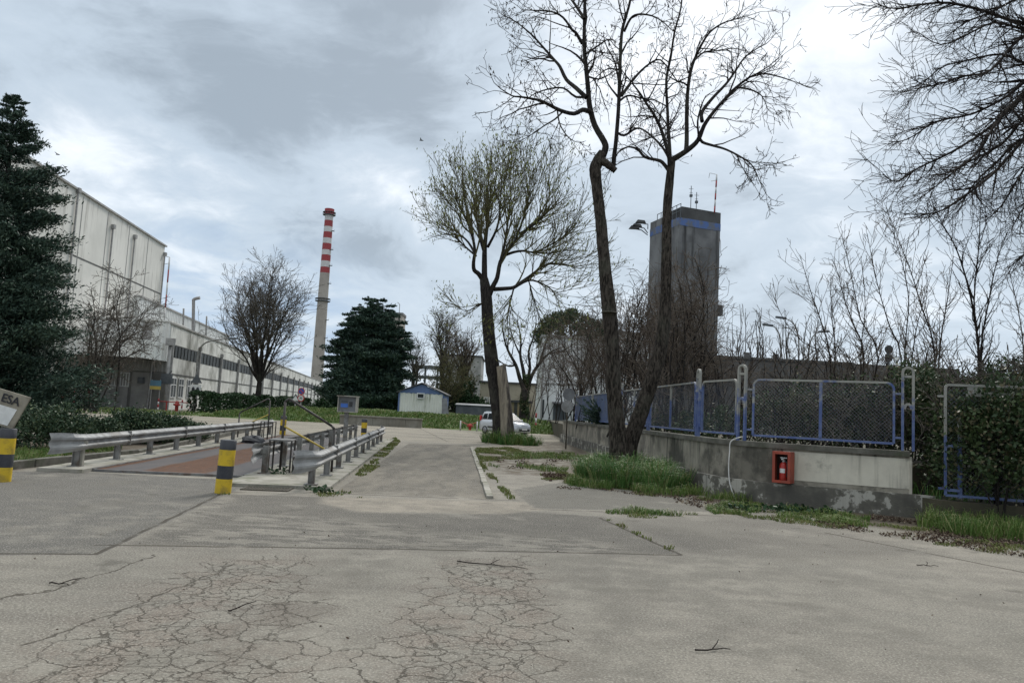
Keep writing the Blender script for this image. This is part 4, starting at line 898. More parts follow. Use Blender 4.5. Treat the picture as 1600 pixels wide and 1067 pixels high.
def guardrail(s, t0, L, side, zb, label, post_first=.5, curl=1, pitch=2.0):
    o = thing('guardrail', LW(s, t0, 0), label, 'guardrail', 'guardrails along the weighbridge and its lane', rz=LANG)
    path = [(curl*-.34*side, -.42, zb-.02, 1.0), (curl*-.20*side, -.25, zb-.01, .95), (curl*-.06*side, -.08, zb, .6), (0, .12, zb, .2), (0, .5, zb, 0)]
    for y in np.arange(2.5, L-.5, 2.0): path.append((0, float(y), zb, 0))
    path += [(0, L-.4, zb, 0), (curl*-.05*side, L-.1, zb, .5), (curl*-.2*side, L+.15, zb, .95)]
    mb = MB(); w_beam(mb, path, side); bm_ = mb.build('beam', 'galv', o, local=True)
    for y in np.arange(2.5, L-1, 4.0):
        mb = MB(); mb.box2((side*.001, float(y)-.012, zb-.001), (side*.086, float(y)+.012, zb+.312))
        for dz in (.08, .23): mb.disc((side*.083, float(y)-.12, zb+dz), .016, (side, 0, 0), .012, 8); mb.disc((side*.083, float(y)+.12, zb+dz), .016, (side, 0, 0), .012, 8)
        mb.build('splice', 'galv_post', bm_, local=True)
    y = post_first
    while y < L-.2:
        mb = MB(); x = -side*.10; z1 = zb+.27
        mb.box2((x-.06, y-.004, 0), (x+.06, y+.004, z1)); mb.box2((x-.06, y-.05, 0), (x-.052, y+.05, z1)); mb.box2((x+.052, y-.05, 0), (x+.06, y+.05, z1))
        mb.box2((x-.12, y-.11, .055), (x+.12, y+.11, .085)); mb.box2((min(x, 0), y-.03, zb+.1), (max(x, 0), y+.03, zb+.2)); mb.build('post', 'galv_post', o, local=True); y += pitch
    return o
guardrail(aL[0], aL[1]-.25, 18.6, 1, .41, 'left guardrail, nearest the junipers, edging the weighbridge', .25, 1)
guardrail(aM[0]+.02, aM[1]-.1, 20.2, -1, .38, 'middle guardrail with its posts facing the lane, beside the step-over frames', .3, 0)
guardrail(aR[0], aR[1]-.15, 18.6, 1, .39, 'right guardrail with a flared near end, edging the empty lane', .3, 1)
# near broken stub post beside the left rail
mb = MB(); p = LW(aL[0]-.12, aL[1]+.35); mb.box((p[0]+.10, p[1]-.25, .27), (.10, .10, .52), .1); mb.lathe([(.07, 0), (.085, .02), (.085, .06), (.05, .09)], 10, (p[0]+.12, p[1]-.25, .52)); tag(mb.build('stub_post', 'kerb', bevel=.01), 'short pale post stub behind the near end of the left guardrail', 'post')
# bollards
def make_bollard():
    o = thing('bollard', (0, 0, 0), 'yellow and black bollard', 'bollard', 'yellow and black bollards by the weighbridge'); r = .135
    for (z0, z1, mt) in ((0, .245, 'yellow'), (.245, .47, 'black_paint'), (.47, .74, 'yellow'), (.74, .905, 'black_paint')):
        mb = MB(True); e = .0; prof = [(r+e, z0), (r+e, z1)] if z1 < .9 else [(r, z0), (r, z1-.012), (r-.012, z1)]
        mb.lathe(prof, 28, smooth=True); mb.build('band', mt, o, local=True)
    return o
bol = None
for (px, py), tilt, l in (((348, 770), .03, 'yellow and black bollard at the near corner of the weighbridge, closest to the camera'), ((3, 752), 0.01, 'yellow and black bollard at the left edge, in front of the tilted sign'), ((441, 681), .01, 'far bollard behind the black handrail at the end of the left guardrail'), ((568, 684), -.01, 'far bollard at the end of the middle guardrail, right of the display post')):
    o = bol = make_bollard() if bol is None else copy_tree(first_b)
    if tilt == .03: first_b = o
    p = G(px, py); o.location = p; o.rotation_euler = (0, tilt, random.Random(px).uniform(0, 6)*0); o['label'] = l
    o['category'] = 'bollard'
# step-over frames with handrails
def stile(loc, rz, label, mirror=1):
    o = thing('step_frame', loc, label, 'step frame', 'step-over frames at the guardrails', rz=rz); m_ = mirror
    def frame(x0, x1, y0, y1, z, nm):
        mb = MB(); mb.box2((x0, y0, z-.03), (x1, y1, z)); tr = mb.build(nm, 'grey_iron', o, local=True, bevel=.004); mb = MB()
        for x in (x0+.02, x1-.02):
            for y in (y0+.02, y1-.02): mb = MB(); mb.box2((x-.018, y-.018, 0), (x+.018, y+.018, z-.031)); mb.build('leg', 'black_iron', tr, local=True)
    frame(m_*0-.30, m_*0+.20, -.32, .32, .72, 'upper_step'); frame(.16*m_+.06, .16*m_+.50, -.30, .30, .38, 'lower_step')
    mb = MB()
    # handrail: tall upright, sloped rail, short upright
    P_ = [(-.12, .38, 0), (-.12, .38, 1.55), (-.04, .38, 1.62), (.95, .38, 1.05), (1.02, .38, .98), (1.02, .38, 0)]
    for i in range(len(P_)-1): mb.tube([P_[i], P_[i+1]], .028, 8, True)
    mb.build('handrail', 'black_iron', o, local=True)
    mb = MB(); mb.tube([(-.12, .38, 1.0), (1.02, .38, .42)], .022, 7, True); mb.build('mid_rail', 'yellow_bar', o, local=True); return o
p = G(436, 741); stile((p.x+.05, p.y+.1, .05), LANG+.05, 'step frame with a black handrail straddling the middle guardrail near its close end')
p = G(412, 688); stile((p.x-.1, p.y+.6, .02), LANG+math.pi, 'step frame with a black handrail at the far end of the left guardrail')
# display on its post
p = G(537, 712); dp = thing('weight_display', (p.x, p.y, 0), 'weathered display box on a grey post between the two right guardrails', 'display')
zt_ = ZH(543, 644, p.y)
mb = MB(); mb.box2((p.x-.06, p.y-.06, 0), (p.x+.06, p.y+.06, zt_)); mb.build('post', 'galv_post', dp, bevel=.01)
bw = 29/1180*p.y; bh_ = 24/1180*p.y; bx = p.x+.02
mb = MB(); t = .025
mb.box2((bx-bw/2, p.y-.16, zt_), (bx-bw/2+t, p.y+.2, zt_+bh_)); mb.box2((bx+bw/2-t, p.y-.16, zt_), (bx+bw/2, p.y+.2, zt_+bh_)); mb.box2((bx-bw/2+t, p.y-.16, zt_), (bx+bw/2-t, p.y+.2, zt_+t)); mb.box2((bx-bw/2-.02, p.y-.24, zt_+bh_+.001), (bx+bw/2+.02, p.y+.22, zt_+bh_+.03)); mb.box2((bx-bw/2+t, p.y+.17, zt_+t), (bx+bw/2-t, p.y+.199, zt_+bh_)); cs = mb.build('case', 'cream_box', dp)
mb = MB(); mb.box2((bx-bw/2+t, p.y-.1, zt_+t), (bx+bw/2-t, p.y+.16, zt_+bh_-.003)); mb.build('front_panel', 'sign_back', cs)
for a, b, mt, nm in (((bx-.20, zt_+.15), (bx+.02, zt_+.27), 'blue_light', 'screen'), ((bx+.06, zt_+.18), (bx+.16, zt_+.33), 'plastic', 'slot'), ((bx-.19, zt_+.30), (bx-.0, zt_+.36), 'steel_frame', 'grille')):
    mb = MB(); mb.box2((a[0], p.y-.115, a[1]), (b[0], p.y-.101, b[1])); mb.build(nm, mt, cs)
# tilted sign at the left edge
p = PD(5, 640, 13.2); sg = thing('tilted_sign', (p.x, p.y, 0), 'crooked old sign board with black letters behind the left bollard', 'sign')
tl = .235; cp = PD(4, 633, 13.2)
bdy = bpy.data.objects.new('board', None)
def rotp(x, z, y=0): c_, s_ = math.cos(-tl), math.sin(-tl); return Vector((cp.x+x*c_-z*s_, cp.y+y, cp.z+x*s_+z*c_))
mb = MB(); mb.ext([rotp(-.95, -.34), rotp(.30, -.34), rotp(.42, .26), rotp(-.95, .26)], (0, .03, 0)); bo = mb.build('board', 'sign_face', sg)
mb = MB(); mb.ext([rotp(-.90, -.31, -.006), rotp(.20, -.31, -.006), rotp(.27, .0, -.006), rotp(-.90, .0, -.006)], (0, .005, 0)); mb.build('white_panel', 'paper', bo)
mb = MB()
for x in (-.75, .05): q = rotp(x, -.2); mb = MB(); mb.tube([(q.x+.02, q.y+.06, 0), (q.x, q.y+.06, q.z+.3)], .025, 6); mb.build('leg', 'grey_iron', sg)
def letters(txt, x, z, size):
    q = rotp(x, z, -.014); text_mesh('lettering', txt, size, 'ink', bo, (q.x-sg.location.x, q.y-sg.location.y, q.z-sg.location.z), (math.pi/2, tl, 0), .003)
letters('ESA', .11, .125, .205); letters('1', -.06, -.15, .20)
# drain cover, litter bag, twigs
p = G(418, 764); o = thing('drain_cover', (p.x, p.y, .0), 'rusty square drain grating beside the near bollard', 'drain', rz=LANG)
mb = MB(); mb.box2((-.42, -.30, .0), (.42, -.25, .02)); mb.box2((-.42, .25, .0), (.42, .30, .02)); mb.box2((-.42, -.25, 0), (-.37, .25, .02)); mb.box2((.37, -.25, 0), (.42, .25, .02)); mb.build('frame', 'grate', o, local=True)
mb = MB()
for k in range(14): x = -.34+k*.052; mb.box2((x-.012, -.249, .002), (x+.012, .249, .016))
mb.build('bars', 'grate', o, local=True)
R_ = np.random.default_rng(5); p = G(394, 694); mb = MB(True); lat = []; 
for i in range(7):
    for j in range(12): th = i/6*math.pi; ph = j/12*2*math.pi; q = R_.uniform(.75, 1.2); lat.append((p.x+.42*q*math.sin(th)*math.cos(ph), p.y+.25*q*math.sin(th)*math.sin(ph), .14+.17*q*math.cos(th)))
mb.add(lat, [(i*12+j, i*12+(j+1) % 12, (i+1)*12+(j+1) % 12, (i+1)*12+j) for i in range(6) for j in range(12)], False); tag(mb.build('rubbish_bag', 'bag'), 'crumpled black bag at the far foot of the left guardrail', 'bag')
for k, (a, b, l) in enumerate((((1085, 1019), (1141, 1018), 'dark straight twig lying alone on the right foreground concrete'), ((716, 880), (822, 889), 'long thin twig on the cracked patch in the middle foreground'), ((75, 913), (108, 916), 'small forked twig on the left foreground concrete'), ((357, 957), (374, 953), 'short twig beside the left band of cracks'), ((1432, 884), (1465, 886), 'slim twig on the far right of the yard'))):
    A, B = G(*a), G(*b); R = random.Random(k); mb = MB(True); n = 7; w = (B-A).length*.03
    pts = [A+(B-A)*(i/(n-1))+Vector((R.uniform(-w, w), R.uniform(-w, w)*2, .012+R.uniform(0, .012))) for i in range(n)]; mb.tube(pts, lin(.007, .003, n), 6)
    mb.tube([pts[3], pts[3]+Vector((.06, .09, .02)), pts[3]+Vector((.10, .2, .015))], [.005, .004, .003], 5); tag(mb.build('twig', 'twig'), l, 'twig', 'twigs lying on the concrete')

# ------------------------------------------------------------------ car
def make_car(loc, heading, label):
    o = thing('parked_car', loc, label, 'car', rz=heading)       # +x is forward
    def loft(rows, mb, cap=True):
        n = len(rows[0]); V = [q for r in rows for q in r]; mb.add(V, [(i*n+j, i*n+(j+1) % n, (i+1)*n+(j+1) % n, (i+1)*n+j) for i in range(len(rows)-1) for j in range(n)]+[tuple(range(n-1, -1, -1)), tuple(range((len(rows)-1)*n, len(rows)*n))], True)
    def sec(x, hw, z0, z1):     # rounded section
        return [(x, -hw*.92, z0), (x, -hw, z0+.12), (x, -hw*1.0, z0+(z1-z0)*.55), (x, -hw*.95, z1-.06), (x, -hw*.86, z1), (x, hw*.86, z1), (x, hw*.95, z1-.06), (x, hw, z0+(z1-z0)*.55), (x, hw, z0+.12), (x, hw*.92, z0)]
    mb = MB(True); loft([sec(-1.80, .66, .36, .88), sec(-1.76, .76, .26, .96), (sec(-1.5, .81, .22, 1.00)), sec(-.5, .82, .20, .99), sec(.6, .82, .20, .98), sec(1.0, .81, .21, .94), sec(1.5, .78, .22, .86), sec(1.74, .70, .26, .76), sec(1.80, .60, .32, .66)], mb); body = mb.build('body', 'car_paint', o, local=True)
    def ring(x, hw, z): return [(x, -hw, z), (x, hw, z)]
    # greenhouse shell
    mb = MB(True); loft([[(-1.72, -.70, .97), (-1.72, .70, .97), (1.02, .72, .96), (1.02, -.72, .96)], [(-1.60, -.66, 1.28), (-1.60, .66, 1.28), (.62, .66, 1.22), (.62, -.66, 1.22)], [(-1.50, -.60, 1.50), (-1.50, .60, 1.50), (.22, .60, 1.49), (.22, -.60, 1.49)], [(-1.36, -.50, 1.55), (-1.36, .50, 1.55), (.08, .50, 1.545), (.08, -.50, 1.545)]], mb); mb.build('cabin', 'car_paint', o, local=True)
    def pane(pts, nrm, name, parent=o, mat='car_glass'):
        mb = MB(); n_ = Vector(nrm).normalized()*.012; mb.ext([Vector(p_)+n_ for p_ in pts], -n_*.8); mb.build(name, mat, parent, local=True)
    for s in (-1, 1):
        def sp(x, z): return (x, s*((.72-(z-.96)*.20) if z < 1.25 else (.66-(z-1.25)*.24))+s*.004, z)
        pane([sp(-.18, 1.02), sp(.80, 1.02), sp(.30, 1.42), sp(-.18, 1.43)], (0, s, .2), 'side_window'); pane([sp(-1.0, 1.02), sp(-.25, 1.02), sp(-.25, 1.43), sp(-1.0, 1.42)], (0, s, .2), 'side_window'); pane([sp(-1.5, 1.06), sp(-1.1, 1.03), sp(-1.1, 1.40), sp(-1.42, 1.38)], (0, s, .2), 'side_window')
        mb = MB(); mb.box2((-.9, s*.815, .44), (.85, s*.835, .56)); mb.build('side_strip', 'plastic', o, local=True, bevel=.01)
        mb = MB(); mb.box((.72, s*.86, 1.02), (.12, .16, .13)); mb.build('mirror', 'car_paint', o, local=True, bevel=.02)
        for hx in (-.55, .42): mb = MB(); mb.box((hx, s*.825, .84), (.16, .03, .035)); mb.build('door_handle', 'car_paint', o, local=True)
        mb = MB(); mb.ext([(1.60, s*.50, .68), (1.48, s*.76, .72), (1.36, s*.795, .86), (1.52, s*.62, .85)], (.09, 0, .0)); mb.build('headlight', 'lamp_glass', o, local=True, bevel=.01)
        mb = MB(); mb.box((-1.70, s*.72, 1.08), (.12, .12, .34)); mb.build('tail_light', 'sign_red', o, local=True, bevel=.015)
        for x in (-1.15, 1.15):
            def wl(name, mat, r, w, par, yo=0):
                mb = MB(True); k = 22; pts = []
                for (rr, y) in ((r*.86, -w/2), (r, -w/2+.03), (r, w/2-.03), (r*.86, w/2)): pts.append([(x+rr*math.cos(t*2*math.pi/k), s*(.73+yo)+y, .29+rr*math.sin(t*2*math.pi/k)) for t in range(k)])
                loft(pts, mb); return mb.build(name, mat, par, local=True)
            w_ = bpy.data.objects.new('wheel', None); mb = MB(True)
            ty = wl('wheel', 'tyre', .29, .19, o); wl('rim', 'rim', .20, .19, ty, .008)
    pane([(1.0, -.62, .99), (1.0, .62, .99), (.28, .52, 1.45), (.28, -.52, 1.45)], (.5, 0, .6), 'windscreen'); pane([(-1.70, -.6, 1.04), (-1.70, .6, 1.04), (-1.55, .54, 1.44), (-1.55, -.54, 1.44)], (-1, 0, .2), 'rear_window')
    mb = MB(); mb.box((1.775, 0, .40), (.07, 1.05, .16)); mb.build('lower_grille', 'plastic', o, local=True, bevel=.015)
    mb = MB(); mb.box((1.76, 0, .665), (.08, .62, .07)); mb.build('upper_grille', 'plastic', o, local=True, bevel=.01)
    mb = MB(); mb.box((1.815, 0, .46), (.02, .50, .11)); mb.build('number_plate', 'paper', o, local=True)
    return o
D = 52.5; make_car((XH(790.5, D), D, 0), math.radians(-43), 'small silver hatchback parked behind the forked willow trunk')
# hydrant with chain in front of the bank
gu = thing('hydrant', (XH(735, 57), 57, 0), 'red hydrant with a chain to two white posts, left of the silver car', 'hydrant'); x = XH(736, 57)
mb = MB(); mb.lathe([(.10, 0), (.10, .22), (.17, .25), (.17, .36), (.10, .42), (.04, .50)], 10, (x, 57, .08)); mb.tube([(x-.24, 57, .38), (x+.24, 57, .38)], .06, 7, True); mb.build('body', 'rail_red', gu)
for px in (721, 747): mb = MB(); xx = XH(px, 57); mb.tube([(xx, 57, 0), (xx, 57, .75)], .055, 6, True); mb.build('chain_post', 'stack_white', gu); 
mb = MB(); mb.tube([(XH(721, 57)+(XH(747, 57)-XH(721, 57))*t, 57, .7-.2*math.sin(math.pi*t)) for t in np.linspace(0, 1, 9)], .025, 5); mb.build('chain', 'rail_red', gu)
for px in (728, 741): pass
for px, l in ((793, 'short striped post on the bank behind the silver car'), (838, 'short striped post on the bank right of the silver car')): striped_post('guard_post', px, 62, l, 'red and white posts near the car', 1.6, 0)
# round road signs seen from behind
D = 36; sx = XH(886.5, D); rs = thing('road_sign', (sx, D, 0), 'two round signs seen from behind on one rusty pole beside the long wall', 'sign')
mb = MB(); mb.tube([(sx, D+.06, 0), (sx, D+.06, ZH(888, 606, D))], .035, 8, True); mb.build('pole', 'grate', rs)
for y, mt, dx in ((616, 'sign_back', .03), (635, 'galv', -.02)): mb = MB(); mb.disc((sx+dx, D-.03, ZH(888, y, D)), .29, (0, 1, 0), .03); mb.build('disc', mt, rs)
# signs by the far hedge
D = 66; sx = XH(470, D); rs = thing('road_sign', (sx, D, 0), 'blue no-waiting disc over a red-ringed 30 disc, by the far hedge', 'sign')
mb = MB(); mb.tube([(sx, D+.06, 0), (sx, D+.06, 2.5)], .05, 7, True); mb.build('pole', 'pipe_grey', rs)
z = ZH(470, 611, D); mb = MB(); mb.disc((sx, D-.03, z), .30, (0, 1, 0), .03, 24); d_ = mb.build('no_waiting_disc', 'sign_red', rs)
mb = MB(); mb.disc((sx, D-.05, z), .235, (0, 1, 0), .015, 24); mb.build('blue_field', 'sign_blue', d_); mb = MB(); mb.beam((sx-.17, D-.06, z+.17), (sx+.17, D-.06, z-.17), .07, .01, (0, 1, 0)); mb.build('bar', 'sign_red', d_)
z = ZH(470, 622, D); mb = MB(); mb.disc((sx, D-.03, z), .30, (0, 1, 0), .03, 24); d_ = mb.build('speed_disc', 'sign_red', rs)
mb = MB(); mb.disc((sx, D-.05, z), .225, (0, 1, 0), .015, 24); mb.build('white_field', 'paper', d_); text_mesh('lettering', '30', .26, 'ink', d_, (0, -.068, z-0) if False else (sx-rs.location.x, D-.06-rs.location.y, z), (math.pi/2, 0, 0), .003)
sx = XH(461.5, D); rs = thing('road_sign', (sx, D, 0), 'grey triangular warning sign on its own post, left of the 30 disc', 'sign'); z = ZH(461, 626, D)
mb = MB(); mb.tube([(sx, D+.06, 0), (sx, D+.06, z)], .05, 7, True); mb.build('pole', 'pipe_grey', rs)
mb = MB(); mb.ext([(sx-.48, D, z-.1), (sx+.48, D, z-.1), (sx, D, z+.62)], (0, .03, 0)); mb.build('border', 'steel_frame', rs); mb = MB(); mb.ext([(sx-.3, D-.02, z-.0), (sx+.3, D-.02, z-.0), (sx, D-.02, z+.44)], (0, .015, 0)); mb.build('field', 'paper', rs)

# ------------------------------------------------------------------ long wall, fence and gate on the right
def offs(pts, o):
    out = []; P = [Vector((x, y, 0)) for x, y in pts]
    for i, p in enumerate(P):
        d = ((P[i+1]-p).normalized() if i+1 < len(P) else Vector())+((p-P[i-1]).normalized() if i else Vector()); d.normalize(); out.append(p+Vector((d.y, -d.x, 0))*o)
    return out
def ribbon(pts, o0, o1, z0, z1):
    A, B = offs(pts, o0), offs(pts, o1); mb = MB(); n = len(A); V = [(p.x, p.y, z) for z in (z0, z1) for L in (A, B) for p in L]; Fc = []
    for i in range(n-1):
        a, b, c, d = i, n+i, 2*n+i, 3*n+i
        Fc += [(a, a+1, c+1, c), (b+1, b, d, d+1), (c, c+1, d+1, d), (a+1, a, b, b+1)]
    Fc += [(0, 2*n, 3*n, n), (n-1, 2*n-1, 4*n-1, 3*n-1)]; mb.add(V, Fc, False); return mb
def dense(pts, step=1.2):
    out = []
    for a, b in zip(pts[:-1], pts[1:]):
        k = max(1, int(math.dist(a, b)/step)); out += [(a[0]+(b[0]-a[0])*i/k, a[1]+(b[1]-a[1])*i/k) for i in range(k)]
    return out+[pts[-1]]
def smooth2(pts):
    q, _ = smooth_path([(x, y, 0) for x, y in pts], [0]*len(pts), 4); return [(x, y) for x, y, _ in q]
WS = smooth2(WALL)
wall = thing('retaining_wall', (4.6, 19, 0), 'long stained concrete wall with a coping, carrying the blue fence', 'wall')
ribbon(WS, .0, -.28, .40, 1.16).build('wall_body', 'concrete_wall', wall)
ribbon(WS, .05, -.32, 1.161, 1.27).build('coping', 'coping', wall)
PL = WS[:-1]+[(7.95, 15.0), (8.9, 14.75), (10.6, 14.3), (14.5, 13.3)]
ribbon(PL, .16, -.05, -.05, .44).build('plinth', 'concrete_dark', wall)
i0 = min(range(len(WS)), key=lambda i: math.dist(WS[i], (5.75, 16.0)))
RP = [WS[i] for i in range(i0, len(WS))]
ribbon(RP, .008, -.02, .53, 1.12).build('render_patch', 'concrete_cream', wall)
mb = MB(); mb.box((7.965, 15.14, .80), (.05, .32, .72), math.atan2(.95, 2.15)*0); mb.build('end_cap', 'concrete_cream', wall)
mb = MB()
for k in (5, 8, 11):
    j = min(range(len(WS)), key=lambda i: abs(WS[i][1]-[0, 0, 0, 0, 0, 40, 0, 0, 29, 0, 0, 21.5][k])); p = WS[j]; mb.box((p[0]-.003, p[1], .8), (.01, .035, .7))
mb.build('joint', 'dark_joint', wall)
# fence
FP = offs(WS, -.13); FPp = [(p.x, p.y) for p in FP]
fence = thing('metal_fence', (4.75, 19, 1.27), 'blue metal fence of mesh panels and looped posts standing on the concrete wall', 'fence')
def fpost(x, y, z0, h, ang, half, parent):
    mb = MB(); c_, s_ = math.cos(ang), math.sin(ang); f = lambda u, z: (x+u*c_, y+u*s_, z0+z)
    P_ = [f(-half, 0), f(-half, h-half)]+[f(-half*math.cos(t), h-half+half*math.sin(t)) for t in np.linspace(.3, math.pi-.3, 7)]+[f(half, h-half), f(half, 0)]
    for a, b in zip(P_[:-1], P_[1:]): mb.beam(a, b, .046, .062, (-s_, c_, 0))
    A_ = [f(-half+.03, h*.50)]+[f(-(half-.03)*math.cos(t), h*.50+.10*math.sin(t)) for t in np.linspace(.4, math.pi-.4, 5)]+[f(half-.03, h*.50)]
    for a, b in zip(A_[:-1], A_[1:]): mb.beam(a, b, .05, .05, (-s_, c_, 0))
    mb.beam(f(-half+.03, h-half*1.9), f(half-.03, h-half*1.9), .05, .05, (-s_, c_, 0))
    return mb.build('post', 'fence_blue', parent)
def mesh_panel(a, b, z0, z1, parent, mids=0, cell=.06, rnd=.14, name='panel', sag=0):
    """a tubular frame with rounded upper corners and a woven mesh of real wires"""
    a = Vector((a[0], a[1], 0)); b = Vector((b[0], b[1], 0)); L = (b-a).length; d = (b-a)/L; nrm = Vector((-d.y, d.x, 0)); f = lambda u, z: tuple(a+d*u+Vector((0, 0, z-sag*u/L)))
    mb = MB(); P_ = [f(0, z0), f(0, z1-rnd)]+[f(rnd-rnd*math.cos(t), z1-rnd+rnd*math.sin(t)) for t in np.linspace(.3, 1.27, 4)]+[f(rnd, z1), f(L-rnd, z1)]+[f(L-rnd+rnd*math.sin(t), z1-rnd+rnd*math.cos(t)) for t in np.linspace(.3, 1.27, 4)]+[f(L, z1-rnd), f(L, z0), f(0, z0)]
    for p, q in zip(P_[:-1], P_[1:]): mb.beam(p, q, .044, .05, tuple(nrm))
    for k in range(mids): u = L*(k+1)/(mids+1); mb.beam(f(u, z0+.03), f(u, z1-.03), .06, .05, tuple(nrm))
    for z in (z0+.12, z1-.22):
        mb.beam(f(-.13, z), f(-.028, z), .05, .04, (0, 0, 1)); mb.beam(f(L+.028, z), f(L+.13, z), .05, .04, (0, 0, 1))
    fr_ = mb.build(name, 'fence_blue', parent)
    mb = MB(); hh = z1-z0; k = -int(hh/cell)
    while k*cell < L:
        for s in (1, -1):
            u0, v0 = k*cell, 0.0; u1, v1 = k*cell+hh, hh
            if u0 < 0: v0 = -u0; u0 = 0
            if u1 > L: v1 = hh-(u1-L); u1 = L
            if v1 > v0: mb.tube([f(u0, z0+(v0 if s > 0 else hh-v0)), f(u1, z0+(v1 if s > 0 else hh-v1))], .0024, 3)
        k += 1
    mb.build('mesh', 'galv_wire', fr_); return fr_
def near(y): return min(FPp, key=lambda q: abs(q[1]-y))
posts = [(3.46+.06, 44.6), (3.75, 37.9), (4.05, 32.6), (4.33, 27.4), (4.60, 22.6), (4.84, 18.45)]
p1160 = (4.97+.12, 16.95)
hp = 1.66
def wallpt(px): # point on the fence line seen at column px
    best = None
    for i in range(len(FPp)-1):
        a, b = FPp[i], FPp[i+1]
        for k in range(20):
            t = k/20; x, y = a[0]+(b[0]-a[0])*t, a[1]+(b[1]-a[1])*t; c_ = 800+1180*x/y
            if best is None or abs(c_-px) < best[0]: best = (abs(c_-px), (x, y), math.atan2(b[1]-a[1], b[0]-a[0]), i)
    return best
spots = [wallpt(px) for px in (905, 931, 976, 1018, 1095, 1163, 1438)]
hs = []
for i, (_, q, ang, _) in enumerate(spots):
    half = .10 if i < 6 else .095
    if i == 5: ang = math.atan2(-1.0, .55)
    fpost(q[0], q[1], 1.27, hp, ang, half, fence)
for i in range(len(spots)-1):
    a, b = Vector(spots[i][1]), Vector(spots[i+1][1]); d = (b-a).normalized(); a2, b2 = a+d*.25, b-d*.25
    if i < 2:
        mb = MB(); corr(mb, tuple(b2), tuple(a2), 1.38, 2.60, .2, .03); mb.build('sheet', 'sheet_blue', fence)
    mesh_panel(a2, b2, 1.40, 2.62, fence, 1 if i in (2, 3, 5) else 0, .075 if i >= 4 else .10)
# gate to the right of the wall
gt = thing('mesh_gate', (8.3, 14.55, .40), 'tall blue mesh gate overgrown with ivy, right of the wall end', 'gate')
ga, gb = Vector((8.32, 14.42)), Vector((12.4, 13.0))
mesh_panel(ga, gb, .50, 2.58, gt, 0, .085, .06, 'gate_leaf')
mb = MB(); d = (gb-ga).normalized(); q = ga+d*.24
mb.beam((q.x, q.y, .46), (q.x, q.y, 1.95), .06, .05); mb.beam((ga.x+.03, ga.y, 1.42), (q.x, q.y, 1.42), .05, .05); mb.beam((ga.x+.03, ga.y, .60), (q.x, q.y, .60), .1, .05); q2 = ga+d*.35; mb.beam((q2.x, q2.y, 2.42), (gb.x, gb.y, 2.42), .05, .09); mb.beam((q2.x+.02, q2.y, 2.50), (q2.x+.25, q2.y-.08, 2.50), .04, .12)
mb.build('inner_frame', 'fence_blue', gt)
# extinguisher cabinet on the plinth
pc = PD(1228, 757, 15.3)
def wall_at(px):
    return min(((abs(800+1180*x/y-px), (x, y), i) for i, (x, y) in enumerate(dense(WS, .05))))[1]
q = wall_at(1232); q2 = wall_at(1260); ang = math.atan2(q2[1]-q[1], q2[0]-q[0])
eb = thing('extinguisher_cabinet', (q[0], q[1], .44), 'open orange-red wall cabinet standing on the plinth of the concrete wall', 'cabinet', rz=ang-.22)
zb0, cw, chh, cdp = .03, .37, .64, .25; y0 = -.02-cdp
mb = MB(); t = .022
mb.box2((-cw/2, y0, zb0), (-cw/2+t, -.02, zb0+chh)); mb.box2((cw/2-t, y0, zb0), (cw/2, -.02, zb0+chh)); mb.box2((-cw/2+t, y0, zb0), (cw/2-t, -.02, zb0+t)); mb.box2((-cw/2+t, y0, zb0+chh-t), (cw/2-t, -.02, zb0+chh)); mb.build('case', 'box_red', eb, local=True)
mb = MB(); mb.box2((-cw/2+t, -.045, zb0+t), (cw/2-t, -.021, zb0+chh-t)); mb.build('back_panel', 'box_in', eb, local=True)
mb = MB(); w_ = .055; yf = y0-.012
mb.box2((-cw/2, yf, zb0), (-cw/2+w_, y0-.001, zb0+chh)); mb.box2((cw/2-w_, yf, zb0), (cw/2, y0-.001, zb0+chh)); mb.box2((-cw/2+w_, yf, zb0), (cw/2-w_, y0-.001, zb0+w_)); mb.box2((-cw/2+w_, yf, zb0+chh-w_), (cw/2-w_, y0-.001, zb0+chh)); mb.build('door_frame', 'box_red', eb, local=True)
loc = Matrix.Rotation(ang-.22, 4, 'Z') @ Vector((.0, -.14, 0)); ex = thing('fire_extinguisher', (q[0]+loc.x, q[1]+loc.y, .44+zb0+t), 'red fire extinguisher with a white label inside the orange-red cabinet', 'extinguisher', rz=ang-.22)
mb = MB(True); mb.lathe([(.075, 0), (.08, .02), (.08, .32), (.065, .37), (.03, .40)], 20); mb.build('cylinder', 'ext_red', ex, local=True)
mb = MB(True); mb.lathe([(.025, .40), (.025, .44)], 10); mb.box((0, 0, .46), (.05, .14, .025)); mb.box((.02, -.05, .49), (.14, .03, .02)); mb.build('valve', 'paper', ex, local=True)
mb = MB(True); a_ = [(-.0816*math.sin(t)*-1, -.0816*math.cos(t)) for t in np.linspace(-.7, .7, 9)]; mb.add([(x, y, z) for z in (.18, .27) for x, y in a_], [(i, i+1, 10+i, 9+i) for i in range(8)], True); mb.build('label', 'paper', ex, local=True)
mb = MB(True); mb.tube([(.03, -.03, .43), (.09, -.05, .40), (.10, -.05, .25), (.085, -.03, .10)], .012, 7); mb.build('hose', 'plastic', ex, local=True)
# white cable hanging over the wall
mb = MB(True); A = PD(1160, 687, spots[5][1][1]-.05); w0_ = wall_at(1152); 
pts = [A, A+Vector((-.06, -.10, .06)), (w0_[0]-.10, w0_[1]-.12, 1.24), (w0_[0]-.13, w0_[1]-.14, 1.0), (w0_[0]-.16, w0_[1]-.20, .7), (w0_[0]-.15, w0_[1]-.28, .35), (w0_[0]-.05, w0_[1]-.36, .02)]
pts, rr = smooth_path(pts, [.013]*len(pts), 5); mb.tube(pts, rr, 7); tag(mb.build('cable', 'white_hose'), 'white cable hanging down over the long wall below the fence corner', 'cable')
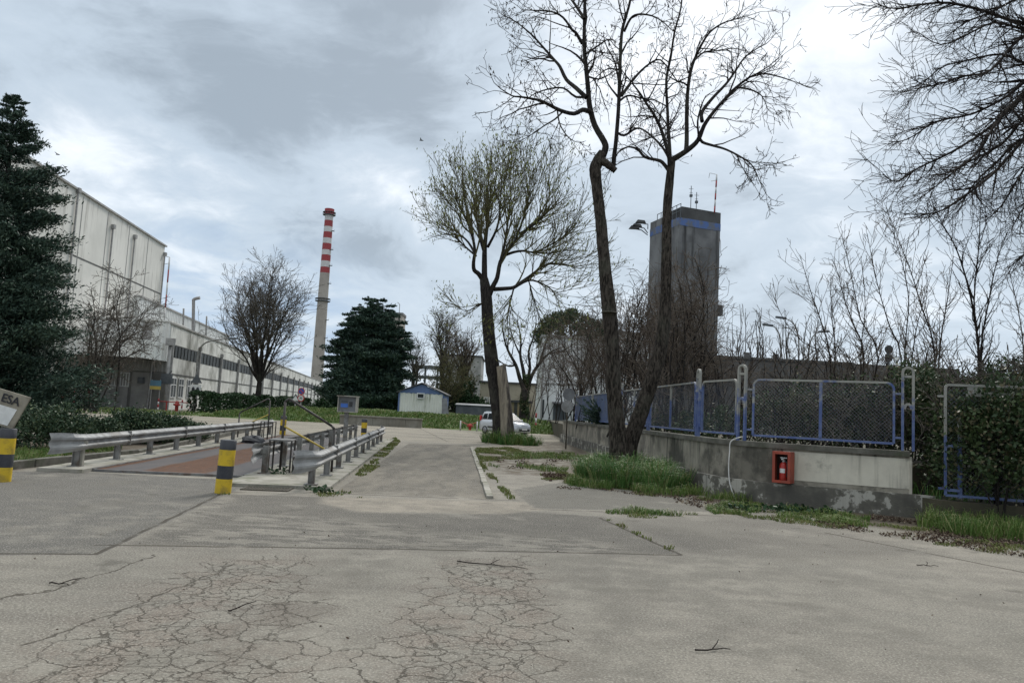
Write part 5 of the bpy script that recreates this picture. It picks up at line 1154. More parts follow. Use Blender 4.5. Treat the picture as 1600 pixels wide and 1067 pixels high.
# two birds
for px, py, l in ((658, 220, 'tiny dark bird high in the clouds over the budding willow'), (90, 242, 'tiny dark bird in the sky beside the left conifer top')):
    p = PD(px, py, 120); mb = MB(True); mb.tube([(p.x-.3, p.y, p.z), (p.x-.1, p.y, p.z+.05), (p.x+.2, p.y, p.z+.03), (p.x+.42, p.y, p.z)], [.02, .1, .09, .01], 6)
    for s in (-1, 1): mb.ext([(p.x+.12, p.y, p.z+.05), (p.x-.12, p.y, p.z+.05), (p.x-.1, p.y+s*.7, p.z+.2), (p.x+.0, p.y+s*.7, p.z+.2)], (0, 0, .02))
    tag(mb.build('bird', 'bird'), l, 'bird')
# ------------------------------------------------------------------ conifers
def conifer(loc, Ht, prof, label, seed, n_br, card, per, mat='conifer', name='conifer_tree', droop=.0, tops=((0, 0, 1),), trunk_r=.35, lift=.25, inner=.35, asp=.42, z0=.05):
    """branches in loose whorls; every branch carries sprays of small needles"""
    R = np.random.default_rng(seed); o = thing(name, loc, label, 'tree'); mb = MB(True)
    tpts, trad = smooth_path([loc, (loc[0]+.1, loc[1], loc[2]+Ht*.5), (loc[0], loc[1], loc[2]+Ht*.97)], [trunk_r, trunk_r*.6, .03], 5); mb.tube(tpts, trad, 9); tk = mb
    C = []; Dr = []
    for bi in range(n_br):
        dx, dy, s = tops[bi % len(tops)]; hh = Ht*s
        t = R.uniform(z0, 1)**1.15; z = t*hh; a = R.uniform(0, 2*math.pi); rad = prof(t)*s*R.uniform(.62, 1.14)*(1+.16*math.sin(3*a+t*9)+.20*math.sin(t*31+2*a)*math.sin(5*a+t*13))
        d = np.array([math.cos(a), math.sin(a), lift+R.normal()*.12]); d /= np.linalg.norm(d)
        base = np.array(loc)+np.array([dx*min(1, t*1.6), dy*min(1, t*1.6), z-rad*lift*.6]); k = 5
        pts = [base+d*rad*i/(k-1)+np.array([0, 0, -droop*rad*(i/(k-1))**2]) for i in range(k)]
        if bi % 3 == 0: tk.tube(pts, lin(.05, .012, k), 4)
        m_ = max(6, int(per*rad*(1.3-.5*t)))
        u = inner+(1-inner)*R.random(m_)**.75; side = R.normal(size=(m_, 3))*np.array([.22, .22, .07])*(rad*(.18+.4*(u*(1.15-u))))[:, None]*2.0
        P = base+d*(rad*u)[:, None]+side; P[:, 2] -= droop*rad*u*u
        C.append(P); Dr.append(np.tile(d*1.1+np.array([0, 0, .25]), (m_, 1)))
    tk.build('trunk', 'bark_dark', o); C = np.vstack(C); Dr = np.vstack(Dr)
    mb = MB(); mb.cards(C, card, Dr, asp, R, .75); mb.build('crown', mat, o); return o
# dark conifer at the left edge
D = 36; b = PD(-18, yh(-18), D)
conifer((b.x-.3, D, 0), ZH(20, 150, D), lambda t: (4.3*(1-t)**.62*(1 if t > .12 else .5+4*t)) + .12, 'tall dark green conifer at the left edge, standing in front of the white hall', 5, 330, .19, 215, 'cypress', lift=.42, trunk_r=.32, inner=.32, asp=.33)
# big conifer with several tops
D = 92; b = PD(572, yh(572), D)
conifer((b.x, D, .5), ZH(565, 462, D)-.5, lambda t: (5.3*(1-t)**.62*(1 if t > .1 else .72+2.8*t))+.2, 'broad blue-green conifer with several pointed tops, left of the blue-gabled hut', 9, 820, .38, 105, 'conifer', lift=.12, droop=.10, tops=((-.6, 0, 1), (1.2, .6, .99), (-1.9, .5, .93), (2.5, -.4, .92), (.4, -1, .97), (3.2, .6, .80), (-2.6, -.6, .80)), trunk_r=.5, inner=.2, asp=.33)
# ------------------------------------------------------------------ shrubs built from leafy lumps
def shrub(name, lumps, mat, label, seed, n, card, cat='shrub', group=None, asp=.55, stems=True, updir=.3, shell=.35):
    """lumps: (x, y, z, rx, ry, rz); leaves lie in the outer shell of each lump, in smaller clumps"""
    R = np.random.default_rng(seed); x = np.mean([l[0] for l in lumps]); y = np.mean([l[1] for l in lumps]); o = thing(name, (x, y, 0), label, cat, group); C = []; Dr = []
    vol = [l[3]*l[5]+l[3]*l[4] for l in lumps]; tot = sum(vol)
    for l, v in zip(lumps, vol):
        m_ = int(n*v/tot); k = max(10, m_//45); dc = R.normal(size=(k, 3)); dc /= np.linalg.norm(dc, axis=1)[:, None]; dc[:, 2] = np.where(dc[:, 2] < -.35, -dc[:, 2], dc[:, 2])
        cr = R.uniform(1-shell, 1.06, k); j = R.integers(0, k, m_); off = R.normal(size=(m_, 3))*.13
        q = dc[j]*cr[j][:, None]+off; P = np.array(l[:3])+q*np.array(l[3:6]); P[:, 2] = np.maximum(P[:, 2], .03); C.append(P); Dr.append(dc[j]*.8+np.array([0, 0, updir]))
    mb = MB(); mb.cards(np.vstack(C), card, np.vstack(Dr), asp, R, .8); mb.build('foliage', mat, o)
    if stems and len(lumps) > 1:
        mb = MB(True); RR = random.Random(seed)
        for l in lumps:
            for _ in range(5): e = (l[0]+RR.gauss(0, .4)*l[3], l[1]+RR.gauss(0, .4)*l[4], l[2]+l[5]*RR.uniform(.2, .7)); mb.tube([(l[0]+RR.gauss(0, .1)*l[3], l[1]+RR.gauss(0, .1)*l[4], max(0, l[2]-l[5])), ((l[0]+e[0])/2, (l[1]+e[1])/2, e[2]*.5), e], [.03, .02, .008], 4)
        mb.tube([(l[0], l[1], max(.02, l[2]-l[5])) for l in sorted(lumps)], .03, 5); mb.build('stems', 'bark_dark', o)
    return o
def L(px, D, z, rx, ry, rz): return (XH(px, D), D, z, rx, ry, rz)
shrub('juniper_shrub', [L(45, 20.5, 0.33, 1.0, .9, .75), L(100, 20, 0.38, .9, .8, .72), L(0, 21, 0.38, 1.0, .9, .8), L(150, 21.5, 0.33, .7, .8, .55), L(-70, 20.5, 0.43, 1.2, .9, .8)], 'juniper',  'wide low juniper mound at the left, behind the bollard and sign', 31, 24000, .08)
shrub('juniper_shrub', [L(215, 24.5, 0.33, .9, .8, .68), L(262, 25.5, 0.31, .9, .8, .6), L(300, 27, 0.23, .8, .7, .45)], 'juniper',  'low juniper mound above the middle of the left guardrail', 32, 16000, .085)
shrub('juniper_shrub', [L(168, 23.5, 0.18, .8, .8, .55), L(120, 24.5, 0.23, .9, .7, .5)], 'juniper',  'lowest juniper clump between the two larger mounds', 33, 8000, .08)
shrub('round_shrub', [L(505, 69, .9, 1.0, 1.0, .95), L(498, 69, .7, .8, .8, .75), L(512, 69, .7, .8, .8, .7)], 'hedge_leaf', 'round clipped dark green bush at the right end of the far hedge', 34, 3200, .2)
def hedge(name, x0, y0, x1, y1, w, h, mat, label, seed, n, card):
    R = np.random.default_rng(seed); o = thing(name, ((x0+x1)/2, (y0+y1)/2, 0), label, 'hedge'); f = R.random(n); s = R.uniform(-.5, .5, n); t = R.random(n)
    face = R.random(n); s = np.where(face < .45, -.5+R.normal(size=n)*.05, np.where(face < .6, .5, s)); t = np.where(face > .6, 1+R.normal(size=n)*.05, t)
    d = np.array([x1-x0, y1-y0]); Ln = np.linalg.norm(d); d = d/Ln; nn = np.array([-d[1], d[0]]); s_ = s*w*(1+.1*np.sin(f*Ln*1.3)); hh = h*(1+.06*np.sin(f*Ln*.9)+.04*np.sin(f*Ln*2.7))
    P = np.column_stack([x0+d[0]*f*Ln+nn[0]*s_, y0+d[1]*f*Ln+nn[1]*s_, t*hh]); mb = MB(); mb.cards(P, card, None, .6, R); mb.build('foliage', mat, o)
    mb = MB()
    for k in range(int(Ln/1.2)): u = k*1.2+.4; mb.tube([(x0+d[0]*u, y0+d[1]*u, 0), (x0+d[0]*u+.1, y0+d[1]*u, h*.7)], .05, 5)
    mb.build('stems', 'bark_dark', o); return o
hedge('hedge', XH(303, 70), 70, XH(478, 100), 100, 1.2, 1.75, 'hedge_leaf', 'long clipped dark green hedge in front of the factory', 35, 15000, .26)
# ivy and evergreen mass behind the fence on the right
def iv(px, D, z, rx, ry, rz): return L(px, D, z, rx, ry, rz)
shrub('ivy_shrub', [iv(1215, 20.5, 1.3, 1.0, 1.0, 1.15), iv(1258, 20, 1.5, 1.0, 1.0, 1.2), iv(1195, 23, 1.5, 1.1, 1.0, 1.0)], 'ivy', 'dark evergreen bush behind the left half of the widest fence panel', 41, 6500, .085, cat='shrub')
shrub('ivy_shrub', [iv(1325, 19.5, 1.5, 1.1, 1.0, 1.3), iv(1365, 19, 1.5, 1.0, 1.0, 1.35), iv(1290, 21, 1.3, 1.0, 1.0, 1.1)], 'ivy', 'dense evergreen bush behind the right half of the widest fence panel', 42, 8000, .085)
shrub('ivy_shrub', [iv(1420, 18.2, 1.6, .9, .9, 1.5), iv(1452, 17.5, 1.5, .8, .9, 1.55), iv(1440, 19, 2.2, .9, .9, 1.0)], 'ivy', 'ivy mass swallowing the last fence post before the gate', 43, 13000, .085)
shrub('ivy_shrub', [iv(1515, 14.75, 1.15, .75, .75, 1.25), iv(1560, 14.2, 1.25, .85, .8, 1.42), iv(1500, 16.5, 1.9, 1.0, .8, .9)], 'ivy', 'dark ivy heaped behind the mesh gate, left of the long grass', 44, 17000, .085)
shrub('ivy_shrub', [iv(1630, 13.9, 1.3, .9, .9, 1.42), iv(1665, 13.9, 1.2, .9, .9, 1.3), iv(1690, 13.8, 1.3, 1.0, .9, 1.5)], 'ivy', 'ivy heaped behind the mesh gate at the right edge of the photo', 45, 11000, .085)
shrub('ivy_shrub', [iv(1128, 23, 1.2, .7, .7, .9), iv(1085, 27, 1.2, .8, .8, .9), iv(1040, 31, 1.2, 1.0, .8, .9)], 'ivy', 'dark evergreen bush behind the fence between the leaning trunk and the fence corner', 46, 4200, .11)
for k, (px, D, z, r, rz, l) in enumerate(((1545, 40, 3.2, 1.7, 2.2, 'dark pine-green tree beyond the gate, left one of the far pair'), (1605, 38, 3.4, 1.9, 2.2, 'dark olive-green tree beyond the gate, cut by the right edge'), (1490, 44, 2.9, 1.9, 1.8, 'low dark evergreen tree behind the bare saplings, left of the far pair'))):
    o = shrub('evergreen_tree', [L(px, D, z, r, r, rz), L(px+18, D+1, z+.5, r*.7, r*.7, rz*.8), L(px-18, D-1, z-.6, r*.8, r*.8, rz*.8)], 'pine', l, 50+k, 5200, .17, 'tree')
# umbrella pine
D = 82; cz = ZH(890, 508, D); x = XH(888, D); pn = thing('umbrella_pine', (x, D, 0), 'round-topped dark umbrella pine behind the willow and the left bare tree', 'tree'); mb = MB(True)
pts, rad = smooth_path([(x, D, 0), (x+.3, D, 3.5), (x, D, cz-1.5)], [.4, .33, .28], 4); mb.tube(pts, rad, 9)
for a in np.linspace(0, 6, 9): mb.tube([(x, D, cz-2), (x+1.5*math.cos(a), D+1.5*math.sin(a), cz-.6), (x+3.2*math.cos(a), D+3*math.sin(a), cz+.2)], [.14, .1, .05], 5)
mb.build('trunk', 'bark_grey', pn); R = np.random.default_rng(77); n = 9000; k = 130; dc = R.normal(size=(k, 3)); dc /= np.linalg.norm(dc, axis=1)[:, None]; dc[:, 2] = np.abs(dc[:, 2])*1.0-.18; j = R.integers(0, k, n)
P = np.array([x, D, cz-1.2])+(dc[j]*R.uniform(.78, 1.0, k)[j][:, None]+R.normal(size=(n, 3))*.075)*np.array([4.2, 4.2, 3.3]); mb = MB(); mb.cards(P, .3, dc[j]*.5+np.array([0, 0, .7]), .4, R, .7); mb.build('crown', 'pine', pn)
# small dark juniper standing on the wall beside the left trunk
D = 34; R = np.random.default_rng(61); x = XH(938, D); o = thing('juniper_bush', (x, D, 0), 'dark spiky juniper spilling over the wall top beside the left trunk', 'shrub'); C = []; Dr = []
for k in range(120):
    a = R.uniform(0, 6.28); el = R.uniform(.15, 1.2); d = np.array([math.cos(a)*math.cos(el)-.35, math.sin(a)*math.cos(el), math.sin(el)]); d /= np.linalg.norm(d); ln = R.uniform(.8, 1.75); m_ = 60; u = R.random(m_)
    C.append(np.array([x+.35, D, 1.25])+d*(ln*u)[:, None]+R.normal(size=(m_, 3))*.07*(1.1-u)[:, None]); Dr.append(np.tile(d*1.4, (m_, 1)))
mb = MB(); mb.cards(np.vstack(C), .12, np.vstack(Dr), .3, R, .5); mb.build('foliage', 'cypress', o); mb = MB(True); mb.tube([(x+.5, D, .9), (x+.4, D, 1.3), (x+.2, D, 1.9)], [.06, .05, .02], 6); mb.build('stems', 'bark_dark', o)

# ------------------------------------------------------------------ bare trees
def build_tree(T, o, trunk_mb, bark_='bark_dark', twig='twig', crown='crown'):
    trunk_mb.build('trunk', bark_, o); T.mb.build(crown, twig, o); return o
LV = [dict(n=1.2, ang=40, len=1.5, rad=.05, wander=.16, up=.02, seg=6), dict(n=1.9, ang=45, len=1.35, rad=.022, wander=.2, up=.03, seg=4), dict(n=3.6, ang=48, len=.62, rad=.010, wander=.26, up=.0, seg=3), dict(n=5.0, ang=50, len=.26, rad=.006, wander=.3, up=-.02, seg=2)]
def hero(o, D, trunk_px, trunk_r, limbs, seed, LV, twig='twig', rmin=.005, hang=None, dens=1.0, stub=None, flare=.35, bk='bark_grey'):
    """limbs: (pixels, depth offset at the tip, base radius, tip radius)"""
    tm = MB(True); pts = [tuple(PD(x, y, D)) for x, y in trunk_px]; pts[0] = (pts[0][0], pts[0][1], min(pts[0][2], -.05)); rough_trunk(tm, pts, trunk_r, 16, seed, .13, True, flare)
    T = Tree(LV, seed, rmin, (6, 4, 3, 3)); bm_ = MB(True)
    for px, dd, r_a, r_b in limbs:
        d0 = 0
        if isinstance(dd, tuple): d0, dd = dd
        pl = limb(px, D+d0, D+dd); pl, rr = smooth_path(pl, lin(r_a, r_b, len(pl)), 3); bm_.tube(pl, rr, 7); T.spawn(pl, rr, 0, .22, dens=.55*dens) if r_a > .06 else T.spawn(pl, rr, 1, .12, dens=.9*dens)
        if r_a > .06: T.spawn(pl, rr, 1, .3, dens=.5*dens)
        T.spawn(pl, rr, 2, .35, dens=.35*dens); T.tips.append((pl[-1], (0, 0, 1)))
        e = pl[-1]; q = pl[-2]; T.grow(e, (e[0]-q[0], e[1]-q[1], e[2]-q[2]), .8, r_b, 1 if len(LV) > 1 else 0)
    tk = tm.build('trunk', bk, o); bm_.build('limbs', 'bark_dark', o); T.mb.build('crown', twig, o); return T
# the two tall bare trees by the wall
Dt = 21.0
t1 = thing('bare_tree', (PD(968, 735, Dt).x, Dt, 0), 'tall bare tree with a straight knotted trunk, left of the forked pair by the wall', 'tree')
l1 = [([(934, 262), (945, 236), (944, 222), (929, 196), (921, 165), (919, 141), (916, 110), (913, 78), (913, 40), (914, 0), (915, -60), (912, -130)], .8, .105, .035),
      ([(958, 262), (960, 240), (962, 225), (966, 175), (968, 125), (971, 56), (977, 30), (985, 0), (992, -50), (1000, -120)], -.6, .07, .025),
      ([(922, 175), (910, 172), (897, 178), (876, 173), (850, 160), (838, 156), (815, 152), (800, 150), (781, 138)], -1.8, .075, .012),
      ([(916, 153), (900, 138), (885, 125), (875, 105), (866, 94), (850, 76), (832, 56), (808, 36), (788, 25)], 1.6, .07, .012),
      ([(910, 69), (900, 52), (894, 47), (880, 28), (863, 19), (840, 17), (816, 16)], -1.0, .05, .012),
      ([(880, 174), (868, 186), (850, 197), (835, 208), (816, 219)], -1.5, .03, .008),
      ([(971, 150), (984, 132), (997, 116), (1015, 100), (1032, 94), (1050, 116), (1066, 137)], 1.4, .05, .01),
      ([(975, 50), (985, 30), (997, 23), (1018, 25), (1035, 34), (1050, 48)], -1.2, .04, .01),
      ([(919, 120), (935, 124), (950, 118), (965, 108)], -1.5, .03, .01), ([(915, 85), (930, 75), (948, 63), (958, 62)], 1.4, .035, .01),
      ([(962, 206), (975, 212), (990, 203), (1000, 201), (1013, 208), (1025, 219)], -.9, .04, .015), ([(966, 160), (980, 150), (995, 152), (1010, 156), (1022, 165), (1032, 185)], 1.6, .035, .01),
      ([(968, 110), (950, 108), (935, 118), (922, 130)], 1.0, .025, .008), ([(913, 30), (900, 10), (885, -10), (870, -20)], .8, .05, .02), ([(985, 0), (1005, -15), (1030, -25)], .8, .05, .02), ([(871, 173), (875, 195), (888, 215), (900, 222)], -1.2, .025, .008), ([(919, 150), (900, 152), (880, 138), (855, 140), (830, 150), (808, 172)], 1.2, .04, .01)]
T1 = hero(t1, Dt, [(970, 750), (967, 690), (960, 620), (956, 540), (951, 480), (944, 400), (938, 340), (932, 290), (930, 266), (935, 250), (941, 238)], [.30, .235, .205, .19, .21, .165, .155, .148, .165, .16, .115], l1, 101, LV, rmin=.006, dens=2.3)
tm = MB(True); rough_trunk(tm, [tuple(PD(934, 248, Dt)), tuple(PD(948, 256, Dt-.1)), tuple(PD(962, 267, Dt-.1))], [.125, .10, .085], 10, 3, .2, True, .1)
tm.build('cut_stub', 'bark_grey', t1); tm = MB(True)
s_ = PD(952, 489, Dt-.2); tm.lathe([(.24, 0), (.20, .03), (.1, .05)], 12, (s_.x, s_.y, s_.z)); tm.build('burl', 'bark_grey', t1)
t2 = thing('bare_tree', (PD(985, 735, Dt+.3).x, Dt+.3, 0), 'bare tree whose dark trunk leans right, in front of the concrete tower', 'tree')
l2 = [([(1050, 250), (1062, 243), (1078, 232), (1091, 219), (1100, 197), (1113, 178), (1130, 158), (1150, 137), (1182, 116), (1213, 119), (1241, 128)], -1.2, .09, .012),
      ([(1097, 190), (1097, 175), (1115, 152), (1135, 131), (1150, 110), (1163, 91), (1180, 78), (1197, 69)], 1.6, .06, .012),
      ([(1072, 236), (1073, 219), (1073, 180), (1074, 150), (1078, 118), (1085, 94), (1097, 69), (1110, 50), (1129, 37), (1150, 30), (1169, 25)], .9, .07, .012),
      ([(1092, 212), (1097, 222), (1115, 228), (1135, 234), (1160, 247), (1176, 260), (1188, 286)], -1.8, .05, .010),
      ([(1047, 258), (1046, 230), (1044, 200), (1043, 175), (1041, 125), (1048, 90), (1054, 50), (1064, 12), (1068, -40)], .6, .06, .02),
      ([(1046, 262), (1044, 240), (1032, 200), (1022, 180), (1010, 162), (999, 145), (988, 131), (976, 116)], -1.0, .06, .015),
      ([(1046, 268), (1035, 254), (1025, 250), (1008, 246), (997, 234), (985, 230), (978, 231), (965, 240), (958, 258)], 1.0, .06, .012),
      ([(1044, 245), (1035, 230), (1025, 219), (1010, 206), (997, 200), (980, 202)], 1.8, .04, .012), ([(1150, 137), (1172, 140), (1190, 150), (1200, 172)], -1.6, .03, .008), ([(1120, 170), (1140, 150), (1165, 130), (1185, 128), (1205, 135)], .9, .03, .008), ([(1092, 215), (1090, 190), (1096, 165), (1103, 150)], -.9, .035, .012), ([(1108, 185), (1130, 185), (1150, 190)], .8, .025, .008), ([(1085, 95), (1100, 82), (1120, 80), (1145, 76), (1165, 80)], .8, .03, .008), ([(1160, 247), (1172, 262), (1186, 266)], -2, .016, .006)]
T2 = hero(t2, Dt+.3, [(978, 752), (984, 695), (1002, 640), (1018, 595), (1030, 555), (1038, 500), (1041, 430), (1042, 370), (1043, 320), (1046, 280), (1050, 250)], [.28, .225, .205, .19, .19, .165, .148, .138, .13, .12, .10], l2, 202, LV, rmin=.006, dens=2.1)
# shaggy seed clusters left on the left tree
R = np.random.default_rng(8); tp = [p for p, _ in T1.tips]; R.shuffle(tp); tp = np.array(tp[:1900]); mb = MB(); mb.cards(tp+R.normal(size=tp.shape)*.04, .10, np.tile([0, 0, -1.2], (len(tp), 1)), .35, R, .6); tag(mb.build('seed_pods', 'seed', t1), kind='stuff')
tp = [p for p, _ in T2.tips]; R.shuffle(tp); tp = np.array(tp[:300]); mb = MB(); mb.cards(tp, .07, np.tile([0, 0, -1.2], (len(tp), 1)), .35, R, .6); tag(mb.build('seed_pods', 'seed', t2), kind='stuff')
# shoots from the lower trunk of tree two
for k in range(0): pass

# budding willow with its sawn twin trunk
Dw = 39.0
wl = thing('willow_tree', (PD(788, 690, Dw).x, Dw, 0), 'budding willow with a forked dark trunk and a pale sawn stump, before the silver car', 'tree')
LW4 = [dict(n=1.25, ang=26, len=3.4, rad=.05, wander=.10, up=.13, seg=6), dict(n=2.0, ang=27, len=2.0, rad=.028, wander=.12, up=.10, seg=4), dict(n=2.5, ang=30, len=1.05, rad=.015, wander=.15, up=.07, seg=3)]
lw_ = [([(756, 440), (748, 428), (741, 422), (740, 410), (742, 391), (737, 365), (728, 342), (718, 323), (708, 303)], -1.5, .14, .02), ([(757, 435), (757, 400), (758, 380), (761, 354), (763, 335), (766, 309), (767, 288)], .6, .16, .02),
       ([(763, 466), (770, 448), (777, 434), (782, 409), (793, 392), (803, 380), (812, 358), (818, 340), (824, 320), (827, 298)], -.8, .15, .02), ([(772, 452), (789, 451), (803, 449), (816, 440), (827, 432), (843, 420), (856, 413), (877, 412), (896, 418)], 1.6, .12, .018),
       ([(789, 399), (803, 394), (818, 392), (833, 394), (854, 386), (877, 372), (891, 358)], -2.2, .08, .015), ([(803, 450), (826, 438), (844, 442), (861, 452), (872, 470)], -1.8, .07, .012), ([(742, 396), (732, 379), (718, 366), (704, 357), (692, 351)], 1.8, .07, .015), ([(744, 400), (732, 390), (719, 378), (706, 368), (696, 365)], -2.2, .06, .012),
       ([(758, 400), (750, 372), (745, 344), (742, 320), (739, 295)], 2.2, .09, .015), ([(782, 409), (789, 379), (793, 351), (796, 323), (798, 292)], 1.8, .09, .015), ([(803, 380), (821, 362), (840, 340), (852, 320), (861, 298)], 2.2, .08, .015), ([(812, 365), (835, 351), (858, 330), (880, 312)], -2.6, .06, .012), ([(763, 470), (745, 478), (730, 486), (715, 480)], -1.0, .05, .01), ([(803, 449), (798, 470), (793, 500), (795, 520)], -1.6, .05, .01), ([(825, 435), (835, 470), (844, 500)], 1.0, .04, .01), ([(762, 386), (776, 358), (781, 330), (783, 295)], -2.4, .08, .015), ([(737, 365), (724, 354), (715, 334), (704, 320), (696, 312)], 0, .05, .012), ([(833, 394), (854, 396), (877, 393), (896, 386)], 1.5, .05, .012)]
TW = hero(wl, Dw, [(787, 705), (783, 660), (775, 610), (768, 560), (763, 510), (760, 470), (757, 442), (755, 428)], [.52, .42, .38, .34, .31, .29, .25, .14], lw_, 303, LW4, 'twig_olive', .010, dens=4.6, bk='bark_dark')
tm = MB(True); pts = [tuple(PD(x, y, Dw-.45)) for x, y in ((793, 705), (792, 660), (789, 620), (785, 590), (783, 572))]; rough_trunk(tm, pts, [.40, .33, .29, .26, .24], 14, 5, .10, True, .2); 
sm_, T_, b_ = newmat('sawn_wood'); P_ = T_.n('ShaderNodeTexCoord').outputs['Object']; sp_ = T_.n('ShaderNodeSeparateXYZ', ins={0: P_}); vv = T_.vm('MULTIPLY', P_, (1, 1, .12))
nz_ = T_.noise(vv, 7, 6, .7); f_ = T_.math('ADD', T_.math('ADD', sp_.outputs[0], T_.math('MULTIPLY', sp_.outputs[2], .085)), T_.math('MULTIPLY', T_.math('SUBTRACT', nz_, .5), .7))
wood = T_.mix(T_.ramp(nz_, .35, .65), (.32, .275, .21), (.13, .11, .085)); brk = T_.mix(T_.ramp(T_.noise(vv, 16, 6, .7), .4, .6), (.03, .026, .022), (.12, .10, .085))
link(T_, b_, T_.mix(T_.ramp(f_, .16, .30), wood, brk), .95, nz_, .9, .04); tm.build('sawn_trunk', sm_, wl)
tp_ = PD(783, 572, Dw-.45); tm = MB(); tm.ext([(tp_.x+.235*math.cos(t), tp_.y+.235*math.sin(t), tp_.z-.02+.10*math.cos(t)) for t in np.linspace(0, 6.283, 15)[:-1]], (0, 0, .06)); tm.build('cut_face', 'cut_wood', wl)
R = np.random.default_rng(12); tp = np.array([p for p, _ in TW.tips]); cpx = PD(740, 380, Dw); w_ = np.exp(-np.maximum(0, tp[:, 0]-XH(765, Dw))/2.2); keep = tp[R.random(len(tp)) < w_*.95+.25]; rep = np.repeat(keep, 2, 0); mb = MB(); mb.cards(rep+R.normal(size=rep.shape)*.16, .17, np.tile([0, 0, 1.5], (len(rep), 1)), .32, R, .6); tag(mb.build('buds', 'bud', wl), kind='stuff')

# generic bare trees -------------------------------------------------
def bare(name, px, D, ytop, halfw, label, seed, twig='twig_grey', bark_='bark_dark', nlimb=9, z0=0.0, split=.28, rbase=.3, rmin=.012, dens=1.0, lens=1.0, upb=.6, cat='tree', group=None, stems=None, lv=None, side=0.0, t0=.2, drop=.38):
    x = XH(px, D); Ht = ZH(px, ytop, D)-z0; W = halfw/F*D; o = thing(name, (x, D, z0), label, cat, group); R = random.Random(seed)
    if name == 'bare_bush' and lv is None: lv = [dict(n=1.0, ang=38, len=Ht*.30*lens, rad=.05, wander=.15, up=.03, seg=6), dict(n=1.7, ang=44, len=Ht*.16*lens, rad=.025, wander=.18, up=-.02, seg=5), dict(n=2.4, ang=46, len=Ht*.08*lens, rad=.014, wander=.22, up=-.04, seg=4)]
    lv = lv or [dict(n=.9, ang=32, len=Ht*.28*lens, rad=.07, wander=.12, up=.07, seg=5), dict(n=1.5, ang=36, len=Ht*.14*lens, rad=.035, wander=.15, up=.05, seg=4), dict(n=2.2, ang=40, len=Ht*.065*lens, rad=.018, wander=.2, up=.02, seg=3)]
    T = Tree(lv, seed, rmin, (5, 4, 3, 3)); tm = MB(True); zs = Ht*split
    if stems is None:
        pts, rad = rough_trunk(tm, [(x, D, z0-.1), (x+R.uniform(-.1, .1), D, z0+zs*.5), (x+R.uniform(-.15, .15), D, z0+zs)], [rbase, rbase*.8, rbase*.7], 10, seed, .1, True, .3); starts = [(pts[-1][0], pts[-1][1], pts[-1][2]-.1)]*nlimb
    else: starts = [(x+R.gauss(0, stems), D+R.gauss(0, stems), z0) for _ in range(nlimb)]
    for i, s in enumerate(starts):
        a = 2*math.pi*(i+R.uniform(-.3, .3))/nlimb; q = R.uniform(.25, 1.0) if i else .05; top = (x+side*Ht+W*q*math.cos(a), D+W*q*math.sin(a), z0+Ht*(1-drop*q*q)*R.uniform(.86, 1.0)); mid = (s[0]+(top[0]-s[0])*(.42), s[1]+(top[1]-s[1])*.42, s[2]+(top[2]-s[2])*upb)
        m2 = tuple((s[k]+mid[k])/2+(R.gauss(0, .12) if k < 2 else 0) for k in range(3)); n_ = tuple((mid[k]+top[k])/2+(R.gauss(0, .25) if k < 2 else .1) for k in range(3))
        r_ = rbase*(.42 if stems is None else .5)*R.uniform(.7, 1.1); pl, rr = smooth_path([s, m2, mid, n_, top], lin(r_, rmin*1.3, 5), 3); tm.tube(pl, rr, 6); T.spawn(pl, rr, 0, t0, dens=dens); T.spawn(pl, rr, 1, t0+.1, dens=dens*.8); T.spawn(pl, rr, 2, t0+.15, dens=dens*.5)
    tm.build('trunk', bark_, o); T.mb.build('crown', twig, o); return o, T
bare('bare_tree', 404, 84, 407, 74, 'rounded bare tree with dark stems behind the hedge, left of the chimney', 404, 'twig_grey', nlimb=20, split=.2, rbase=.40, rmin=.015, dens=2.0, upb=.45, t0=.3, drop=.60)
bare('bare_bush', 150, 54, 428, 62, 'grey bare bush between the dark conifer and the entrance canopy', 405, 'twig_grey', nlimb=11, rbase=.14, rmin=.014, stems=.5, dens=2.0, side=.10)
bare('bare_bush', 95, 60, 520, 60, 'tangled bare bush below the dark conifer, left of the red door', 406, 'twig_brown', nlimb=12, rbase=.12, rmin=.014, stems=1.2, dens=1.8)
for px, D, yt, hw, sd, l in ((690, 92, 482, 46, 407, 'pale bare tree behind the hut, the left one of the ivy-clad group'), (722, 86, 505, 42, 408, 'ivy-clad bare tree between the hut and the willow'), (645, 110, 530, 20, 409, 'slim bare tree seen between the conifer and the steel frame')):
    o, T = bare('bare_tree', px, D, yt, hw, l, sd, 'twig_grey' if sd != 408 else 'twig_brown', nlimb=9, split=.3, rbase=.32, rmin=.016, z0=.6, dens=1.8)
    if sd < 409:
        R = np.random.default_rng(sd); x = o.location.x; n = 2600; C = np.column_stack([x+R.normal(size=n)*.85, D+R.normal(size=n)*.8, .6+np.abs(R.normal(size=n))*2.0]); mb = MB(); mb.cards(C, .26, None, .6, R); mb.build('ivy', 'ivy', o)
        if sd == 407: P = np.array([p for p, _ in T.tips]); P = P[R.random(len(P)) < .7]; mb = MB(); mb.cards(P, .22, None, .5, R); tag(mb.build('buds', 'bud', o), kind='stuff')
shrub('ivy_thicket', [L(715, 84, 2.0, 1.5, 1.4, 1.9), L(735, 84, 1.6, 1.5, 1.4, 1.6), L(752, 86, 1.3, 1.0, 1.2, 1.3), L(726, 85, 3.4, 1.0, 1.0, 1.6)], 'hedge_leaf', 'dark ivy thicket at the foot of the bare trees right of the hut', 410, 7500, .24)
bare('bare_bush', 702, 83, 553, 50, 'wide olive-grey leafless bush rising behind the right side of the hut', 412, 'twig_olive', nlimb=20, rbase=.12, rmin=.014, stems=1.0, z0=.8, dens=2.4, upb=.5)
